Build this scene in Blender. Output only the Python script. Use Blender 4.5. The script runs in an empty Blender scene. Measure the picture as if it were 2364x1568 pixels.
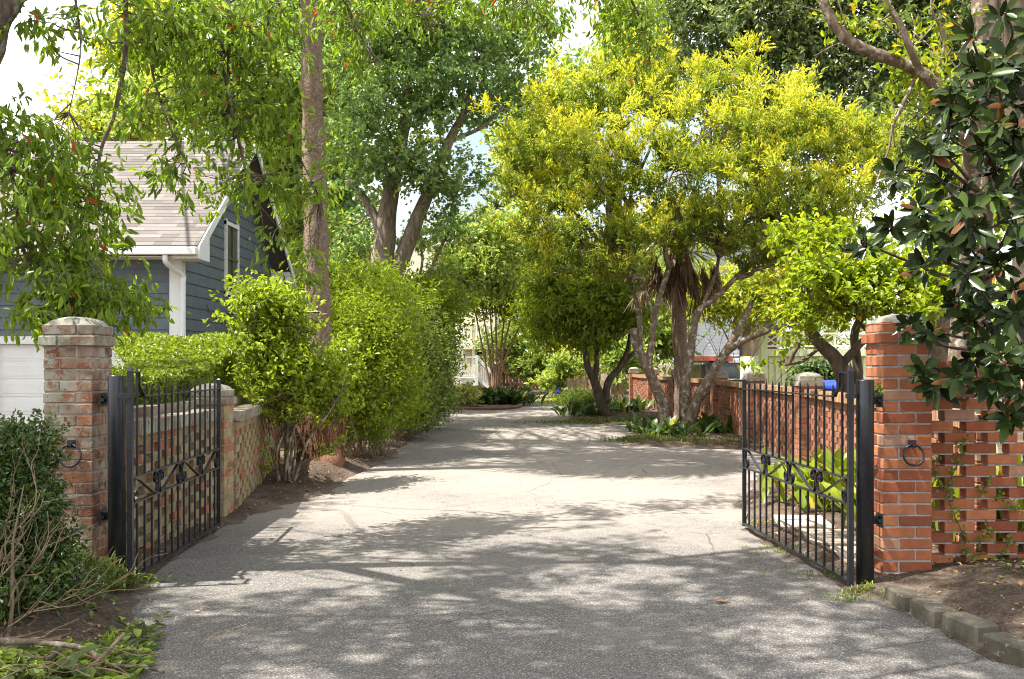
import bpy, math, random
import numpy as np
from mathutils import Vector
R = math.radians
rng = np.random.default_rng(7)
random.seed(7)
S = bpy.context.scene
COL = S.collection
# ------------------------------------------------------------------ camera, world, sun, exposure
F = 2298.0; CX = 1182.0; HY = 840.0; EYE = 1.4      # photograph measured on a 2364 x 1568 copy
cd = bpy.data.cameras.new('camera'); cam = bpy.data.objects.new('camera', cd); COL.objects.link(cam)
cam.location = (0, 0, EYE); cam.rotation_euler = (R(90), 0, 0)
cd.lens = 35; cd.sensor_width = 36; cd.shift_y = 56 / 2364; cd.clip_end = 2000
S.camera = cam
SUN = np.array([-0.50, -0.10, 1.0]); SUN /= np.linalg.norm(SUN)
ELEV = math.asin(SUN[2]); AZ = math.atan2(SUN[0], SUN[1])
w = bpy.data.worlds.new('World'); S.world = w; w.use_nodes = True
nt = w.node_tree; bg = nt.nodes['Background']
sky = nt.nodes.new('ShaderNodeTexSky'); sky.sky_type = 'NISHITA'; sky.sun_disc = False
sky.sun_elevation = ELEV; sky.sun_rotation = AZ
sky.air_density = 1.3; sky.dust_density = 6.0; sky.ozone_density = 1.0
tc = nt.nodes.new('ShaderNodeTexCoord'); nz = nt.nodes.new('ShaderNodeTexNoise'); nz.inputs['Scale'].default_value = 2.2; nz.inputs['Detail'].default_value = 6
nt.links.new(tc.outputs['Generated'], nz.inputs['Vector']); rp = nt.nodes.new('ShaderNodeValToRGB'); rp.color_ramp.elements[0].position = .38; rp.color_ramp.elements[1].position = .55
nt.links.new(nz.outputs['Fac'], rp.inputs[0]); mx = nt.nodes.new('ShaderNodeMix'); mx.data_type = 'RGBA'; nt.links.new(rp.outputs[0], mx.inputs[0])
nt.links.new(sky.outputs[0], mx.inputs[6]); mx.inputs[7].default_value = (6.0, 6.2, 6.5, 1); nt.links.new(mx.outputs[2], bg.inputs[0]); bg.inputs[1].default_value = 0.12
sl = bpy.data.lights.new('sun', 'SUN'); sl.energy = 5.0; sl.angle = R(0.6); sl.color = (1, 0.965, 0.91)
so = bpy.data.objects.new('sun', sl); COL.objects.link(so)
so.rotation_euler = Vector(SUN).to_track_quat('Z', 'Y').to_euler()
S.view_settings.view_transform = 'Standard'; S.view_settings.look = 'None'
S.view_settings.exposure = 1.6; S.view_settings.gamma = 1.0
S.render.engine = 'CYCLES'
cy = S.cycles
cy.use_denoising = True; cy.denoising_prefilter = 'FAST'; cy.filter_width = 1.05; cy.max_bounces = 8; cy.diffuse_bounces = 4; cy.glossy_bounces = 2
cy.transmission_bounces = 4; cy.transparent_max_bounces = 4
cy.sample_clamp_indirect = 4.0
cy.caustics_reflective = False; cy.caustics_refractive = False

# ------------------------------------------------------------------ helpers
def at(px, py, Y): return np.array([(px - CX) / F * Y, Y, EYE + (HY - py) / F * Y])
def gp(px, py):
    Y = EYE * F / (py - HY); return np.array([(px - CX) / F * Y, Y])
def tag(o, label=None, cat=None, group=None, kind=None):
    if label: o['label'] = label
    if cat: o['category'] = cat
    if group: o['group'] = group
    if kind: o['kind'] = kind
    return o
def root(name, loc, label, cat, group=None):
    o = bpy.data.objects.new(name, None); COL.objects.link(o); o.empty_display_size = .2
    o.location = loc; return tag(o, label, cat, group)
def link(name, me, mat, parent=None, base=None):
    """world-space mesh -> object; with a parent Empty the mesh is kept where it is"""
    o = bpy.data.objects.new(name, me); COL.objects.link(o)
    if mat: me.materials.append(mat)
    if parent is not None:
        o.parent = parent
        p = parent; T = Vector((0, 0, 0))
        while p is not None: T += Vector(p.location); p = p.parent
        o.location = -T
    return o
def mesh_np(name, V, faces_flat, sizes, tint=None, smooth=False):
    me = bpy.data.meshes.new(name)
    V = np.asarray(V, dtype=np.float32); ff = np.asarray(faces_flat, dtype=np.int32); sz = np.asarray(sizes, dtype=np.int32)
    me.vertices.add(len(V)); me.vertices.foreach_set('co', V.ravel())
    me.loops.add(len(ff)); me.loops.foreach_set('vertex_index', ff)
    me.polygons.add(len(sz)); st = np.concatenate([[0], np.cumsum(sz)[:-1]]).astype(np.int32)
    me.polygons.foreach_set('loop_start', st); me.polygons.foreach_set('loop_total', sz)
    me.polygons.foreach_set('use_smooth', np.full(len(sz), smooth, dtype=bool))
    if tint is not None:
        a = me.attributes.new('tint', 'FLOAT', 'FACE'); a.data.foreach_set('value', np.asarray(tint, dtype=np.float32))
    me.update(calc_edges=True); return me
def catmull(P, n=6):
    P = np.asarray(P, float)
    if len(P) < 3: return np.array([P[0] + (P[-1] - P[0]) * t for t in np.linspace(0, 1, n + 1)])
    Q = np.vstack([2 * P[0] - P[1], P, 2 * P[-1] - P[-2]]); out = []
    for i in range(1, len(Q) - 2):
        for t in np.arange(n) / n:
            a, b, c, d = Q[i - 1], Q[i], Q[i + 1], Q[i + 2]
            out.append(.5 * (2 * b + (c - a) * t + (2 * a - 5 * b + 4 * c - d) * t * t + (3 * b - a - 3 * c + d) * t ** 3))
    out.append(Q[-2]); return np.array(out)
class MB:
    def __init__(s): s.V = []; s.F = []; s.T = []; s.n = 0
    def add(s, V, Fs, t=None):
        k = s.n; s.V.extend([tuple(v) for v in V]); s.n += len(V)
        t = random.random() if t is None else t
        for f in Fs: s.F.append([i + k for i in f]); s.T.append(t)
        return s
    def box(s, c, d, ax=(1, 0, 0), t=None, top=1.0, bot=1.0):
        """box centred at c, half sizes from d, x axis along ax (horizontal)"""
        ax = np.array([ax[0], ax[1], 0.]); ax /= np.linalg.norm(ax); ay = np.array([-ax[1], ax[0], 0]); c = np.asarray(c, float)
        V = []
        for sz, k in ((-1, bot), (1, top)):
            for sx, sy in ((-1, -1), (1, -1), (1, 1), (-1, 1)):
                V.append(c + ax * sx * d[0] / 2 * k + ay * sy * d[1] / 2 * k + np.array([0, 0, sz * d[2] / 2]))
        return s.add(V, [(3, 2, 1, 0), (4, 5, 6, 7), (0, 1, 5, 4), (1, 2, 6, 5), (2, 3, 7, 6), (3, 0, 4, 7)], t)
    def prism(s, poly, off, t=None):
        """poly: list of 3-D points (planar), off: extrusion vector"""
        n = len(poly); P = [np.asarray(p, float) for p in poly]; Q = [p + np.asarray(off, float) for p in P]
        return s.add(P + Q, [tuple(range(n))[::-1], tuple(range(n, 2 * n))] + [(i, (i + 1) % n, n + (i + 1) % n, n + i) for i in range(n)], t)
    def bar(s, a, b, wd, th=None, t=None):
        """rectangular bar between two points"""
        a = np.asarray(a, float); b = np.asarray(b, float); d = b - a; d /= np.linalg.norm(d)
        u = np.cross(d, [0, 0, 1.]);
        if np.linalg.norm(u) < .05: u = np.array([1., 0, 0])
        u /= np.linalg.norm(u); v = np.cross(u, d); th = th or wd
        V = [p + u * sx * wd / 2 + v * sy * th / 2 for p in (a, b) for sx, sy in ((-1, -1), (1, -1), (1, 1), (-1, 1))]
        return s.add(V, [(3, 2, 1, 0), (4, 5, 6, 7), (0, 1, 5, 4), (1, 2, 6, 5), (2, 3, 7, 6), (3, 0, 4, 7)], t)
    def tube(s, P, r, n=8, t=None, cap=True, lump=0.0):
        P = np.asarray(P, float); m = len(P); r = np.broadcast_to(np.asarray(r, float), (m,)) if np.ndim(r) else np.full(m, r)
        T = np.gradient(P, axis=0); T /= np.linalg.norm(T, axis=1)[:, None] + 1e-9
        u = np.cross(T[0], [0.3, 1, 0.1]); u /= np.linalg.norm(u) + 1e-9; V = []
        ph = np.linspace(0, 2 * math.pi, n, endpoint=False)
        for i in range(m):
            u = u - T[i] * np.dot(u, T[i]); u /= np.linalg.norm(u) + 1e-9; v = np.cross(T[i], u)
            k = 1 + lump * (rng.random(n) - .5) if lump else np.ones(n)
            for j in range(n): V.append(P[i] + (u * math.cos(ph[j]) + v * math.sin(ph[j])) * r[i] * k[j])
        Fs = [(i * n + j, i * n + (j + 1) % n, (i + 1) * n + (j + 1) % n, (i + 1) * n + j) for i in range(m - 1) for j in range(n)]
        if cap: Fs += [tuple(range(n))[::-1], tuple(range((m - 1) * n, m * n))]
        return s.add(V, Fs, t)
    def lathe(s, c, prof, n=20, t=None):
        V = []; m = len(prof)
        for r_, z in prof:
            for j in range(n): V.append((c[0] + r_ * math.cos(2 * math.pi * j / n), c[1] + r_ * math.sin(2 * math.pi * j / n), c[2] + z))
        Fs = [(i * n + j, i * n + (j + 1) % n, (i + 1) * n + (j + 1) % n, (i + 1) * n + j) for i in range(m - 1) for j in range(n)]
        Fs += [tuple(range(n))[::-1], tuple(range((m - 1) * n, m * n))]
        return s.add(V, Fs, t)
    def build(s, name, mat, parent=None, smooth=False, bevel=0):
        sz = [len(f) for f in s.F]; ff = [i for f in s.F for i in f]
        me = mesh_np(name, s.V, ff, sz, s.T, smooth)
        o = link(name, me, mat, parent)
        if bevel:
            m = o.modifiers.new('edge', 'BEVEL'); m.width = bevel; m.segments = 1; m.limit_method = 'ANGLE'
        return o
# ------------------------------------------------------------------ materials
def newmat(name):
    m = bpy.data.materials.new(name); m.use_nodes = True; nt = m.node_tree; nt.nodes.clear()
    out = nt.nodes.new('ShaderNodeOutputMaterial'); return m, nt, out
class N:
    """small node helper"""
    def __init__(s, nt): s.nt = nt
    def __call__(s, typ, ins=None, **kw):
        n = s.nt.nodes.new('ShaderNode' + typ)
        for k, v in kw.items(): setattr(n, k, v)
        for k, v in (ins or {}).items():
            if hasattr(v, 'is_linked') or hasattr(v, 'links'): s.nt.links.new(v, n.inputs[k])
            else: n.inputs[k].default_value = v
        return n
    def noise(s, vec, scale, detail=4, rough=.55):
        return s('TexNoise', {'Vector': vec, 'Scale': scale, 'Detail': detail, 'Roughness': rough}).outputs['Fac']
    def ramp(s, fac, stops):
        n = s('ValToRGB', {'Fac': fac}); cr = n.color_ramp
        while len(cr.elements) > 1: cr.elements.remove(cr.elements[0])
        for i, (p, c) in enumerate(stops):
            e = cr.elements[0] if i == 0 else cr.elements.new(p)
            e.position = p; e.color = (*c, 1) if len(c) == 3 else c
        return n.outputs[0]
    def mix(s, f, a, b, mode='MIX'):
        n = s.nt.nodes.new('ShaderNodeMix'); n.data_type = 'RGBA'; n.blend_type = mode
        for sk, v in ((n.inputs[0], f), (n.inputs[6], a), (n.inputs[7], b)):
            if hasattr(v, 'links'): s.nt.links.new(v, sk)
            else: sk.default_value = v if not isinstance(v, tuple) else ((*v, 1) if len(v) == 3 else v)
        return n.outputs[2]
    def math(s, op, a, b=0.5):
        n = s.nt.nodes.new('ShaderNodeMath'); n.operation = op
        for sk, v in ((n.inputs[0], a), (n.inputs[1], b)):
            if hasattr(v, 'links'): s.nt.links.new(v, sk)
            else: sk.default_value = v
        return n.outputs[0]
    def pos(s): return s('NewGeometry').outputs['Position']
    def tint(s): return s('Attribute', attribute_name='tint').outputs['Fac']
    def bump(s, h, dist, strength=1.0): return s('Bump', {'Height': h, 'Distance': dist, 'Strength': strength}).outputs[0]
def finish(nt, out, base, rough=.8, normal=None, spec=.3, metal=0.0):
    n = N(nt); b = n('BsdfPrincipled')
    for k, v in (('Base Color', base), ('Roughness', rough), ('Normal', normal), ('Specular IOR Level', spec), ('Metallic', metal)):
        if v is None: continue
        if hasattr(v, 'links'): nt.links.new(v, b.inputs[k])
        else: b.inputs[k].default_value = v if not isinstance(v, tuple) else (*v, 1)
    nt.links.new(b.outputs[0], out.inputs[0]); return b
def plain(name, col, rough=.6, var=.25, scale=6, bump=.002, spec=.3, metal=0.0):
    m, nt, out = newmat(name); n = N(nt); p = n.pos()
    f = n.noise(p, scale); f2 = n.noise(p, scale * 9, 3)
    dk = tuple(c * (1 - var) for c in col); lt = tuple(min(1, c * (1 + var)) for c in col)
    c = n.ramp(f, [(.3, dk), (.7, lt)])
    finish(nt, out, c, rough, n.bump(f2, bump), spec, metal); return m
def olive(c, k, q=1.0):
    r, g, b = c
    return (r, g, b) if r > g * 1.05 else (max(r, k * g) * q, g * .93 * q, b * q)
def leafmat(name, stops, trans=.4, rough=.45, spec=.35, back=None, gloss_bump=0):
    """stops: colour ramp over the per-leaf tint; light also passes through the blade"""
    stops = [(p, olive(c, (.6 if name == 'oak_leaf' else .52) if name in ('maple_leaf', 'oak_leaf') else (.56 if name in ('magnolia_leaf', 'boxwood_leaf', 'broad_strap_leaf') else .68), .78 if name in ('hedge_leaf', 'shrub_leaf', 'dogwood_leaf', 'ginger_leaf') else 1.0)) for p, c in stops]
    m, nt, out = newmat(name); n = N(nt)
    c = n.ramp(n.tint(), stops)
    v = n.noise(n.pos(), 1.3, 2); c = n.mix(.5, c, n.mix(v, (.5, .5, .5), (1.5, 1.5, 1.5)), 'MULTIPLY') if False else c
    if back: c2 = n.mix(n('NewGeometry').outputs['Backfacing'], back, c)
    else: c2 = c
    b = n('BsdfPrincipled', {'Base Color': c2, 'Roughness': rough, 'Specular IOR Level': spec})
    tc = n.mix(1.0, c, (1.3, 1.3, .5), 'MULTIPLY')
    t = n('BsdfTranslucent', {'Color': tc})
    ms = n('MixShader', {0: trans, 1: b.outputs[0], 2: t.outputs[0]})
    nt.links.new(ms.outputs[0], out.inputs[0]); return m
def barkmat(name, dark, light, lichen=None, stretch=.25, scale=14, depth=.012):
    m, nt, out = newmat(name); n = N(nt)
    mp = n('Mapping', {'Vector': n.pos()}); mp.inputs['Scale'].default_value = (1, 1, stretch)
    f = n.noise(mp.outputs[0], scale, 6, .65); g = n.noise(n.pos(), 3.0, 4)
    c = n.ramp(f, [(.32, dark), (.68, light)])
    c = n.mix(n.math('MULTIPLY', g, .5), c, tuple(x * .6 for x in dark))
    if lichen: c = n.mix(n.ramp(n.noise(n.pos(), 9, 5, .7), [(.52, (0, 0, 0)), (.62, (1, 1, 1))]), c, lichen)
    finish(nt, out, c, .9, n.bump(f, depth), .15); return m
def brickmat(name, stops, lichen=0.0, dirt=.35, smooth=False):
    m, nt, out = newmat(name); n = N(nt); p = n.pos()
    c = n.ramp(n.tint(), stops)
    c = n.mix(.45, c, n.ramp(n.noise(p, 16, 5, .7), [(.3, (.35, .33, .3)), (.7, (1, 1, 1))]), 'MULTIPLY')
    if lichen > 0:
        f = n.ramp(n.noise(p, 11, 8, .75), [(.62 - lichen * .22, (0, 0, 0)), (.66 - lichen * .18, (1, 1, 1))])
        g = n.ramp(n.noise(p, 2.3, 3), [(.38, (0, 0, 0)), (.6, (1, 1, 1))])
        c = n.mix(n.math('MULTIPLY', n.math('MULTIPLY', f, g), .85), c, (.36, .37, .29))
        sp = n.ramp(n.noise(p, 48, 5, .75), [(.57, (0, 0, 0)), (.61, (1, 1, 1))]); c = n.mix(n.math('MULTIPLY', n.math('MULTIPLY', sp, n.ramp(n.noise(p, 3.1, 3), [(.42, (0, 0, 0)), (.58, (1, 1, 1))])), lichen * .8), c, (.42, .43, .36))
        d = n.ramp(n.noise(p, 4.1, 6, .7), [(.52, (0, 0, 0)), (.64, (1, 1, 1))])
        c = n.mix(n.math('MULTIPLY', d, .55), c, (.055, .045, .03))
    c = n.mix(n.math('MULTIPLY', n.ramp(n.noise(p, 1.7, 5, .6), [(.45, (0, 0, 0)), (.7, (1, 1, 1))]), dirt), c, (.10, .075, .045))
    h = n.noise(p, 90, 4, .7); finish(nt, out, c, .88, n.bump(h, .0025), .2); return m
def asphalt():
    m, nt, out = newmat('weathered_asphalt'); n = N(nt); p = n.pos()
    v = n('TexVoronoi', {'Vector': p, 'Scale': 165.0}); vc = n('SeparateColor', {0: v.outputs['Color']}).outputs[0]
    agg = n.ramp(vc, [(.0, (.070, .065, .059)), (.5, (.102, .094, .086)), (.85, (.155, .143, .130)), (.98, (.34, .315, .28))])
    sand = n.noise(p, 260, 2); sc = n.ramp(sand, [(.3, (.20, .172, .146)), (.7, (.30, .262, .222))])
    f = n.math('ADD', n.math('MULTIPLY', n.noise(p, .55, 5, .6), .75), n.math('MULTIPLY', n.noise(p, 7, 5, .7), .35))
    # sand film, thinned up close to paint the foreground shade darker
    yy = n('SeparateXYZ', {0: p}).outputs[1]; shade_bias = n('MapRange', {0: yy, 1: 6.5, 2: 9.5, 3: -.13, 4: .10}).outputs[0]; f = n.math('ADD', f, shade_bias)
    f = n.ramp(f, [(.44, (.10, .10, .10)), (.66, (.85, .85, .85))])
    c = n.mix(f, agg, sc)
    st = n.ramp(n.noise(p, 1.1, 6, .65), [(.5, (0, 0, 0)), (.72, (1, 1, 1))]); c = n.mix(n.math('MULTIPLY', st, .35), c, (.085, .09, .07))
    cr = n('TexVoronoi', {'Vector': n('Mapping', {'Vector': n.mix(.12, p, n('TexNoise', {'Vector': p, 'Scale': 2.0, 'Detail': 6.0}).outputs['Color'])}).outputs[0], 'Scale': .62}, feature='DISTANCE_TO_EDGE')
    ck = n.ramp(cr.outputs['Distance'], [(.0, (1, 1, 1)), (.006, (0, 0, 0))])
    ck = n.math('MULTIPLY', ck, n.ramp(n.noise(p, .7, 2), [(.5, (0, 0, 0)), (.6, (1, 1, 1))]))
    c = n.mix(n.math('MULTIPLY', ck, .7), c, (.03, .028, .025))
    h = n.math('ADD', n.math('MULTIPLY', v.outputs['Distance'], .7), n.noise(p, 50, 3))
    finish(nt, out, c, .9, n.bump(h, .006, .8), .2); return m
def soil():
    m, nt, out = newmat('mulchy_soil'); n = N(nt); p = n.pos()
    a = n.ramp(n.noise(p, 42, 7, .75), [(.33, (.03, .02, .013)), (.5, (.075, .052, .036)), (.7, (.18, .135, .10))])
    b = n.ramp(n.noise(p, 55, 6, .75), [(.33, (.10, .07, .05)), (.52, (.27, .21, .155)), (.68, (.46, .39, .32))])
    f = n.ramp(n.noise(p, .9, 6, .65), [(.46, (0, 0, 0)), (.6, (1, 1, 1))])
    c = n.mix(n.math('MULTIPLY', f, .35), a, b)
    e = n('Attribute', attribute_name='edge').outputs['Fac']; e = n('MapRange', {0: n.math('ADD', e, n.math('MULTIPLY', n.noise(p, 5, 5), .5)), 1: .08, 2: .42, 3: .7, 4: 0.0}).outputs[0]
    c = n.mix(e, c, n.ramp(n.noise(p, 130, 4, .7), [(.3, (.10, .08, .062)), (.7, (.25, .21, .17))]))
    h = n.noise(p, 28, 8, .75); finish(nt, out, c, .95, n.bump(h, .03), .1); return m
G = {}
G['asphalt'] = asphalt(); G['soil'] = soil()
G['brick_old'] = brickmat('old_brick', [(0, (.16, .055, .03)), (.35, (.26, .095, .05)), (.7, (.32, .13, .07)), (1, (.23, .13, .08))], .8, .5)
G['brick_cap'] = brickmat('lichened_cap_brick', [(0, (.20, .12, .08)), (1, (.27, .22, .155))], .95, .5)
G['brick_new'] = brickmat('orange_brick', [(0, (.25, .072, .035)), (.3, (.36, .115, .052)), (.65, (.42, .145, .065)), (.9, (.47, .18, .085)), (1, (.42, .25, .17))], 0, .18)
G['brick_tan'] = brickmat('tan_wall_brick', [(0, (.30, .22, .10)), (.45, (.36, .27, .13)), (.7, (.40, .29, .15)), (.82, (.36, .14, .07)), (1, (.40, .13, .06))], .45, .3)
G['brick_far'] = brickmat('red_wall_brick', [(0, (.26, .09, .05)), (.6, (.36, .14, .08)), (1, (.42, .19, .11))], .25, .35)
G['coping_far'] = brickmat('tan_coping_brick', [(0, (.36, .19, .10)), (1, (.46, .28, .15))], .2, .2)
G['mortar'] = plain('grey_mortar', (.34, .33, .31), .95, .25, 30, .004, .1)
G['mortar_old'] = plain('stained_mortar', (.30, .26, .20), .95, .4, 20, .004, .1)
G['mortar_cap'] = plain('trowelled_mortar_cap', (.20, .19, .155), .95, .3, 14, .006, .1)
G['iron'] = plain('black_painted_iron', (.012, .013, .016), .42, .4, 30, .0008, .5)
G['post'] = plain('satin_black_post', (.014, .015, .018), .33, .3, 20, .0004, .5)
G['siding'] = plain('slate_blue_siding', (.115, .14, .158), .6, .12, 4, .001, .3)
G['white'] = plain('white_trim', (.74, .75, .73), .5, .05, 4, .0006)
G['cream'] = plain('cream_paint', (.72, .68, .52), .6, .06, 3, .001)
G['palegreen'] = plain('pale_green_paint', (.62, .66, .38), .6, .06, 3, .001)
G['whitewall'] = plain('white_house_wall', (.74, .77, .80), .6, .05, 2, .001)
G['coral'] = plain('coral_paint', (.62, .15, .09), .6, .08, 3, .001)
G['dark'] = plain('dark_interior', (.02, .02, .02), .7, .3, 5, .001)
G['tan'] = plain('tan_shutter', (.34, .28, .22), .7, .1, 5, .001)
G['glass'] = plain('dark_window_glass', (.02, .022, .022), .12, .2, 3, 0, .6)
G['screen'] = plain('dusty_window_screen', (.055, .055, .05), .35, .2, 3, 0, .4)
G['black_car'] = plain('black_car_paint', (.01, .01, .012), .2, .2, 3, 0, .6)
G['car_teal'] = plain('silver_green_car_paint', (.25, .3, .3), .25, .1, 3, 0, .6)
G['rubber'] = plain('rubber', (.02, .02, .02), .8, .2, 8, .001)
G['red'] = plain('red_lens', (.4, .02, .02), .3, .1, 8, 0)
G['blue'] = plain('blue_tarp_cloth', (.015, .045, .33), .5, .3, 3, .004)
G['fence'] = plain('red_brown_fence_board', (.14, .062, .038), .85, .35, 3, .003)
G['timber'] = plain('pale_timber', (.36, .27, .15), .85, .3, 4, .004)
G['concrete'] = brickmat('weathered_edging_block', [(0, (.085, .075, .055)), (1, (.135, .12, .09))], .25, .7)
G['slab'] = plain('sandy_paving_slab', (.34, .28, .22), .95, .2, 7, .004)
G['slate_roof'] = plain('slate_blue_roof', (.3, .34, .38), .8, .2, 3, .004)
G['bark_palm'] = barkmat('palm_bark', (.10, .066, .046), (.32, .235, .165), None, 1.6, 22, .012)
G['bark_oak'] = barkmat('oak_bark', (.06, .045, .035), (.22, .17, .13), (.26, .27, .22), .35, 22, .015)
G['bark_maple'] = barkmat('maple_bark', (.13, .095, .07), (.42, .34, .26), None, .22, 16, .02)
G['bark_grey'] = barkmat('pale_mottled_bark', (.09, .06, .04), (.27, .20, .14), (.36, .33, .26), .5, 14, .012)
G['bark_dark'] = barkmat('dark_bark', (.05, .036, .026), (.17, .13, .09), None, .3, 18, .012)
G['bark_myrtle'] = barkmat('smooth_brown_bark', (.16, .09, .05), (.33, .21, .13), None, .3, 10, .004)
G['twig'] = barkmat('dry_twig', (.13, .09, .055), (.30, .23, .14), None, .5, 18, .002)
G['roots'] = barkmat('fibrous_palm_roots', (.12, .055, .03), (.34, .18, .10), None, .15, 60, .015)
g3 = lambda a, b, c: [(0, a), (.5, b), (1, c)]
G['l_oak'] = leafmat('oak_leaf', [(0, (0.06, 0.14, 0.018)), (.45, (0.13, 0.25, 0.024)), (.8, (.26, .40, .03)), (.93, (0.192, 0.312, 0.036)), (.94, (0.36, 0.084, 0.036)), (1, (0.456, 0.144, 0.06))], .45, .35)
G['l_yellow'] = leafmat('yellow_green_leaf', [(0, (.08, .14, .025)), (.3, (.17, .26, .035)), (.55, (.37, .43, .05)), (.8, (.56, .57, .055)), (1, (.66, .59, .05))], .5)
G['l_maple'] = leafmat('maple_leaf', [(0, (.09, .18, .075)), (.5, (.20, .33, .12)), (.85, (.38, .50, .15)), (1, (.6, .6, .15))], .48, .4, .5)
G['l_dark'] = leafmat('dark_oak_leaf', [(0, (0.056, 0.112, 0.04)), (.6, (0.128, 0.224, 0.08)), (1, (0.32, 0.416, 0.096))], .3, .4, .5)
G['l_hedge'] = leafmat('hedge_leaf', [(0, (0.0403, 0.103, 0.0172)), (.45, (0.115, 0.253, 0.023)), (1, (0.391, 0.529, 0.0345))], .4, .35, .5)
G['l_shrub'] = leafmat('shrub_leaf', [(0, (0.066, 0.165, 0.022)), (.45, (0.176, 0.341, 0.0275)), (1, (0.418, 0.55, 0.033))], .45, .38)
G['l_shrubdark'] = leafmat('dark_shrub_leaf', [(0, (0.035, 0.112, 0.021)), (.5, (0.084, 0.21, 0.035)), (1, (0.21, 0.392, 0.056))], .35, .35, .5)
G['l_box'] = leafmat('boxwood_leaf', [(0, (.018, .055, .012)), (.6, (.04, .10, .018)), (1, (.10, .20, .03))], .25, .3, .5)
G['l_light'] = leafmat('light_green_leaf', [(0, (0.1, 0.213, 0.05)), (.5, (0.225, 0.375, 0.0875)), (1, (0.525, 0.575, 0.125))], .45)
G['l_dogwood'] = leafmat('dogwood_leaf', [(0, (.09, .20, .02)), (.5, (.24, .38, .02)), (.9, (.46, .55, .03)), (1, (.7, .45, .02))], .5)
G['l_mag'] = leafmat('magnolia_leaf', [(0, (.006, .022, .006)), (.7, (.016, .046, .010)), (.9, (.05, .10, .018)), (.95, (.25, .35, .03)), (1, (.28, .36, .03))], .05, .22, .14, back=(.11, .048, .016))
G['l_iron'] = leafmat('broad_strap_leaf', [(0, (.02, .07, .018)), (.6, (.045, .13, .03)), (.9, (.14, .28, .04)), (1, (.5, .4, .03))], .3, .3, .5)
G['l_ginger'] = leafmat('ginger_leaf', [(0, (.07, .18, .025)), (.5, (.18, .32, .03)), (.85, (.42, .5, .04)), (.96, (.55, .42, .04)), (1, (.5, .2, .03))], .45, .35)
G['l_grass'] = leafmat('grass_blade', [(0, (.03, .09, .015)), (.7, (.07, .17, .02)), (1, (.25, .2, .08))], .3)
G['l_ivy'] = leafmat('ivy_leaf', g3((.04, .12, .015), (.08, .2, .02), (.2, .33, .03)), .4)
G['l_brush'] = leafmat('cut_foliage', g3((.03, .08, .02), (.09, .18, .035), (.30, .42, .05)), .35)
G['l_dead'] = leafmat('dead_leaf', g3((.14, .07, .035), (.28, .15, .08), (.42, .28, .14)), .15, .8, .1)
G['l_frond'] = leafmat('palm_frond', g3((.06, .14, .02), (.12, .24, .03), (.3, .36, .05)), .35)
G['l_skirt'] = leafmat('dead_palm_frond', g3((.10, .06, .04), (.20, .13, .09), (.36, .26, .18)), .15, .8, .1)
G['l_var'] = leafmat('variegated_leaf', g3((.12, .24, .05), (.35, .42, .1), (.75, .72, .35)), .4)
G['purple'] = plain('pale_purple_flower', (.5, .36, .5), .7, .2, 30, 0)
def roofmat():
    m, nt, out = newmat('brown_shingle'); n = N(nt); p = n.pos()
    c = n.ramp(n.tint(), [(0, (.13, .115, .105)), (.5, (.175, .155, .142)), (1, (.225, .20, .185))])
    v = n('TexVoronoi', {'Vector': n('Mapping', {'Vector': p, 'Scale': (3.2, 6.5, 6.5)}).outputs[0], 'Scale': 1.0}); 
    c = n.mix(.35, c, n.ramp(n('SeparateColor', {0: v.outputs['Color']}).outputs[0], [(0, (.7, .7, .7)), (1, (1, 1, 1))]), 'MULTIPLY')
    c = n.mix(.3, c, n.ramp(n.noise(p, 120, 3), [(.3, (.5, .5, .5)), (.7, (1, 1, 1))]), 'MULTIPLY')
    finish(nt, out, c, .95, n.bump(n.noise(p, 100, 3), .004), .1); return m
G['shingle'] = roofmat()

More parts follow.
